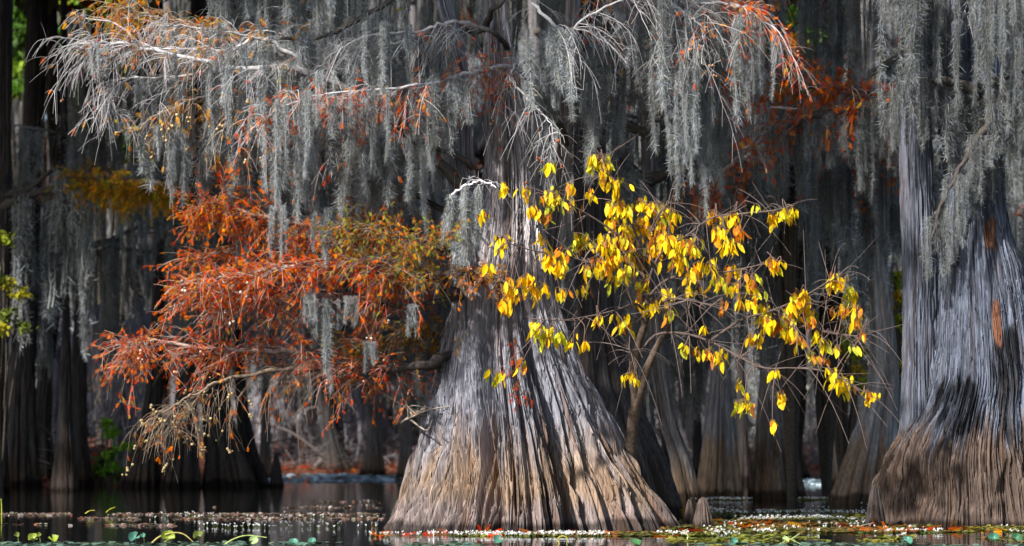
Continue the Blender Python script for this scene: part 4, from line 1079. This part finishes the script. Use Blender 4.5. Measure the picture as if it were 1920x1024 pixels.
def pad(label, u, v, w, d, col, curl, up):
    """a water leaf: notched round blade with raised wavy rim on a short stalk"""
    p0 = P(u, v, d); p0[2] = max(p0[2], .03); t = thing('water_leaf', p0 * [1, 1, 0], label, 'water leaf')
    nr, na = 6, 22; r = np.linspace(0, 1, nr)[:, None]; a = np.linspace(.25, 2 * np.pi - .25, na)[None]
    R = w * .35 * d / F
    roll = rng.uniform(0, 6.28); tilt = up
    x = r * np.cos(a); y = r * np.sin(a) + 0 * r; z = curl * r ** 2 * (.6 + .4 * np.sin(3 * a + roll)) + curl * .8 * (r * np.sin(a)) ** 2
    v_ = np.stack([x, y, z], -1).reshape(-1, 3) * R
    c, s = math.cos(roll), math.sin(roll); v_ = v_ @ np.array([[c, s, 0], [-s, c, 0], [0, 0, 1]])
    c, s = math.cos(tilt), math.sin(tilt); v_ = v_ @ np.array([[1, 0, 0], [0, c, s], [0, -s, c]])
    zb = p0 + [0, 0, max(0, -v_[:, 2].min() - p0[2] + .004)]
    i = np.arange(nr * na).reshape(nr, na)
    f = np.stack([i[:-1, :-1], i[1:, :-1], i[1:, 1:], i[:-1, 1:]], -1).reshape(-1, 4)
    veins = 1 + .16 * np.cos(a * 9 + 0 * r)[..., None]
    cc = (np.array(col) * veins).reshape(-1, 3)
    MB().add(v_ + zb, f, cc).build('blade', PAD, t)
    mb = MB(); tubes(mb, smoothpath([zb + [0, 0, .002], zb + [.01, .03, -.06], zb + [.02, .05, -.3]], 8), np.full(8, .006), 5, (.2, .22, .06)); mb.build('stalk', PAD, t)


TEAL, LIME, PALEG, OLV = (.06, .19, .13), (.24, .30, .03), (.30, .42, .16), (.14, .17, .03)
for a in [('olive folded water leaf standing near the left corner', 32, 1004, 15, 26.3, OLV, .8, 1.0), ('lime curled water leaf second from the left corner', 62, 1011, 26, 26, LIME, .7, .7), ('upright small olive leaf behind the lime curled one at lower left', 73, 1003, 13, 26.4, OLV, .6, 1.2),
          ('flattish lime leaf with a lifted tip at lower left', 100, 1012, 30, 26, LIME, .5, .5), ('crinkled teal water leaf below the drooping cone-laden twigs', 252, 1009, 30, 26, TEAL, .6, .9), ('small round teal leaf touching the crinkled one', 268, 1004, 14, 26.1, TEAL, .4, 1.1),
          ('bright lime crinkled leaf just right of the teal pair', 316, 1010, 36, 26, LIME, .7, .9), ('brown-green folded leaf in the lower left third', 372, 1008, 28, 26.1, OLV, .8, .7), ('large pale green leaf tilted up on its edge', 476, 1013, 24, 25.8, PALEG, .3, 1.2),
          ('low teal leaf right of the large pale tilted one', 550, 1018, 26, 25.7, TEAL, .4, .6), ('second low teal leaf further from the pale tilted one', 585, 1016, 22, 25.8, TEAL, .5, .8), ('rounded teal leaf in front of the great fluted foot', 935, 1012, 26, 26, TEAL, .35, 1.0),
          ('dark green leaf at the bottom edge below the great foot', 1192, 1019, 30, 25.6, (.05, .16, .05), .4, .5), ('blue-green pointed leaf below the twin knees', 1376, 1017, 22, 25.9, TEAL, .6, 1.0), ('yellowing leaf on the near water below the yellow tree', 1475, 1014, 14, 26, (.45, .35, .05), .5, 1.1),
          ('pale green leaf beside the crossed stems at lower right', 1472, 1011, 16, 25.9, PALEG, .4, .8), ('low teal leaf in front of the massive stained cypress', 1700, 1016, 30, 25.8, TEAL, .5, .6), ('dark teal leaf near the right corner', 1862, 1010, 28, 26, (.04, .17, .1), .6, .9), ('dark crinkled leaf in the right corner', 1905, 1012, 30, 26, (.04, .13, .06), .7, .8)]:
    pad(*a)


def stem(label, path, d, r, col):
    pts = smoothpath([np.maximum(P(u, v, d), [-99, 0, -.05]) for u, v in path], 26); o = tag(MB(), ) if False else MB()
    tubes(o, pts, np.linspace(r, r * .55, 26), 6, col); ob = o.build('dead_stem', LIMB, None)
    tag(ob, label, 'dead stem')


STRAW = (.36, .30, .10)
stem('arched straw stem bending over the water at lower left', [(285, 1018), (300, 1006), (325, 999), (345, 1002), (362, 1016)], 26, .011, STRAW)
stem('low pale green stem looping beside the large pale tilted leaf', [(420, 1022), (440, 1010), (465, 1004), (500, 1008)], 26, .010, (.30, .36, .12))
stem('upright yellow-green stem at the left edge', [(3, 972), (3, 950), (2, 935)], 36, .012, (.3, .34, .05))
stem('bare white stick standing in front of the great fluted foot', [(814, 1022), (813, 1008), (813, 992)], 26.6, .008, (.6, .58, .55))
stem('yellow stem leaning over the debris line, left one', [(160, 963), (168, 958), (178, 957)], 36, .009, (.4, .36, .05))
stem('yellow stem leaning over the debris line, right one', [(199, 961), (206, 955), (216, 951)], 36, .008, (.4, .36, .05))
stem('small hooped yellow stem beneath the great foot', [(1050, 1022), (1046, 1010), (1055, 1005), (1064, 1010), (1062, 1022)], 26.2, .008, (.42, .36, .06))
stem('curved pale stem near the twin knees', [(1285, 1020), (1290, 1005), (1283, 996), (1290, 992)], 27, .008, (.45, .4, .2))
stem('straight green stem crossing another at lower right', [(1462, 1020), (1485, 1010), (1500, 1000)], 26, .010, (.28, .34, .14))
stem('thin green stem crossing the straight one at lower right', [(1470, 1005), (1488, 1014), (1505, 1022)], 26, .009, (.3, .38, .18))
stem('thin dry twig floating among white flowers by the massive cypress', [(1600, 990), (1622, 984), (1638, 980)], 31, .008, (.3, .22, .15))

# ================================================================ light and camera
# crowns added out of view on the great cypress to shade the background
for x, y, z, s in [(-2, 34.5, 11.5, 1.1), (-7, 37, 12.5, 1.25), (2, 35, 12, 1.1), (-4, 40, 13, 1.3), (-11, 40, 13.5, 1.3)]:
    unseen_crown(main, x, y, z, s)
ELEV, AZ = math.radians(36), math.radians(-39)     # sun stands left of and behind the viewer
sd = Vector((math.sin(AZ) * math.cos(ELEV), -math.cos(AZ) * math.cos(ELEV), math.sin(ELEV)))
sun = bpy.data.lights.new('sun', 'SUN'); sun.energy = 5.0; sun.angle = math.radians(2); sun.color = (1, .965, .92)
so = bpy.data.objects.new('sun', sun); C.objects.link(so); so.rotation_euler = (-sd).to_track_quat('-Z', 'Y').to_euler()
w = bpy.data.worlds.new('World'); bpy.context.scene.world = w; w.use_nodes = True
nt = w.node_tree; sky = nt.nodes.new('ShaderNodeTexSky'); sky.sky_type = 'NISHITA'; sky.sun_disc = False
sky.sun_elevation = ELEV; sky.sun_rotation = math.atan2(sd.x, sd.y)
nt.links.new(sky.outputs[0], nt.nodes['Background'].inputs[0]); nt.nodes['Background'].inputs[1].default_value = .10
cam = bpy.data.cameras.new('camera'); co = bpy.data.objects.new('camera', cam); C.objects.link(co); bpy.context.scene.camera = co
co.location = (0, 0, CAMZ); co.rotation_euler = (math.pi / 2, 0, 0)
cam.sensor_width = 36; cam.lens = 36 * F / 1920; cam.shift_y = (HOR - 512) / 1920; cam.clip_end = 2000
cam.dof.use_dof = True; cam.dof.focus_distance = 29.6; cam.dof.aperture_fstop = 1.2
s = bpy.context.scene
s.view_settings.view_transform = 'Standard'; s.view_settings.look = 'None'; s.view_settings.exposure = 0.9; s.view_settings.gamma = 1
s.cycles.use_denoising = True
s.cycles.max_bounces = 6; s.cycles.diffuse_bounces = 3; s.cycles.glossy_bounces = 3; s.cycles.transmission_bounces = 4
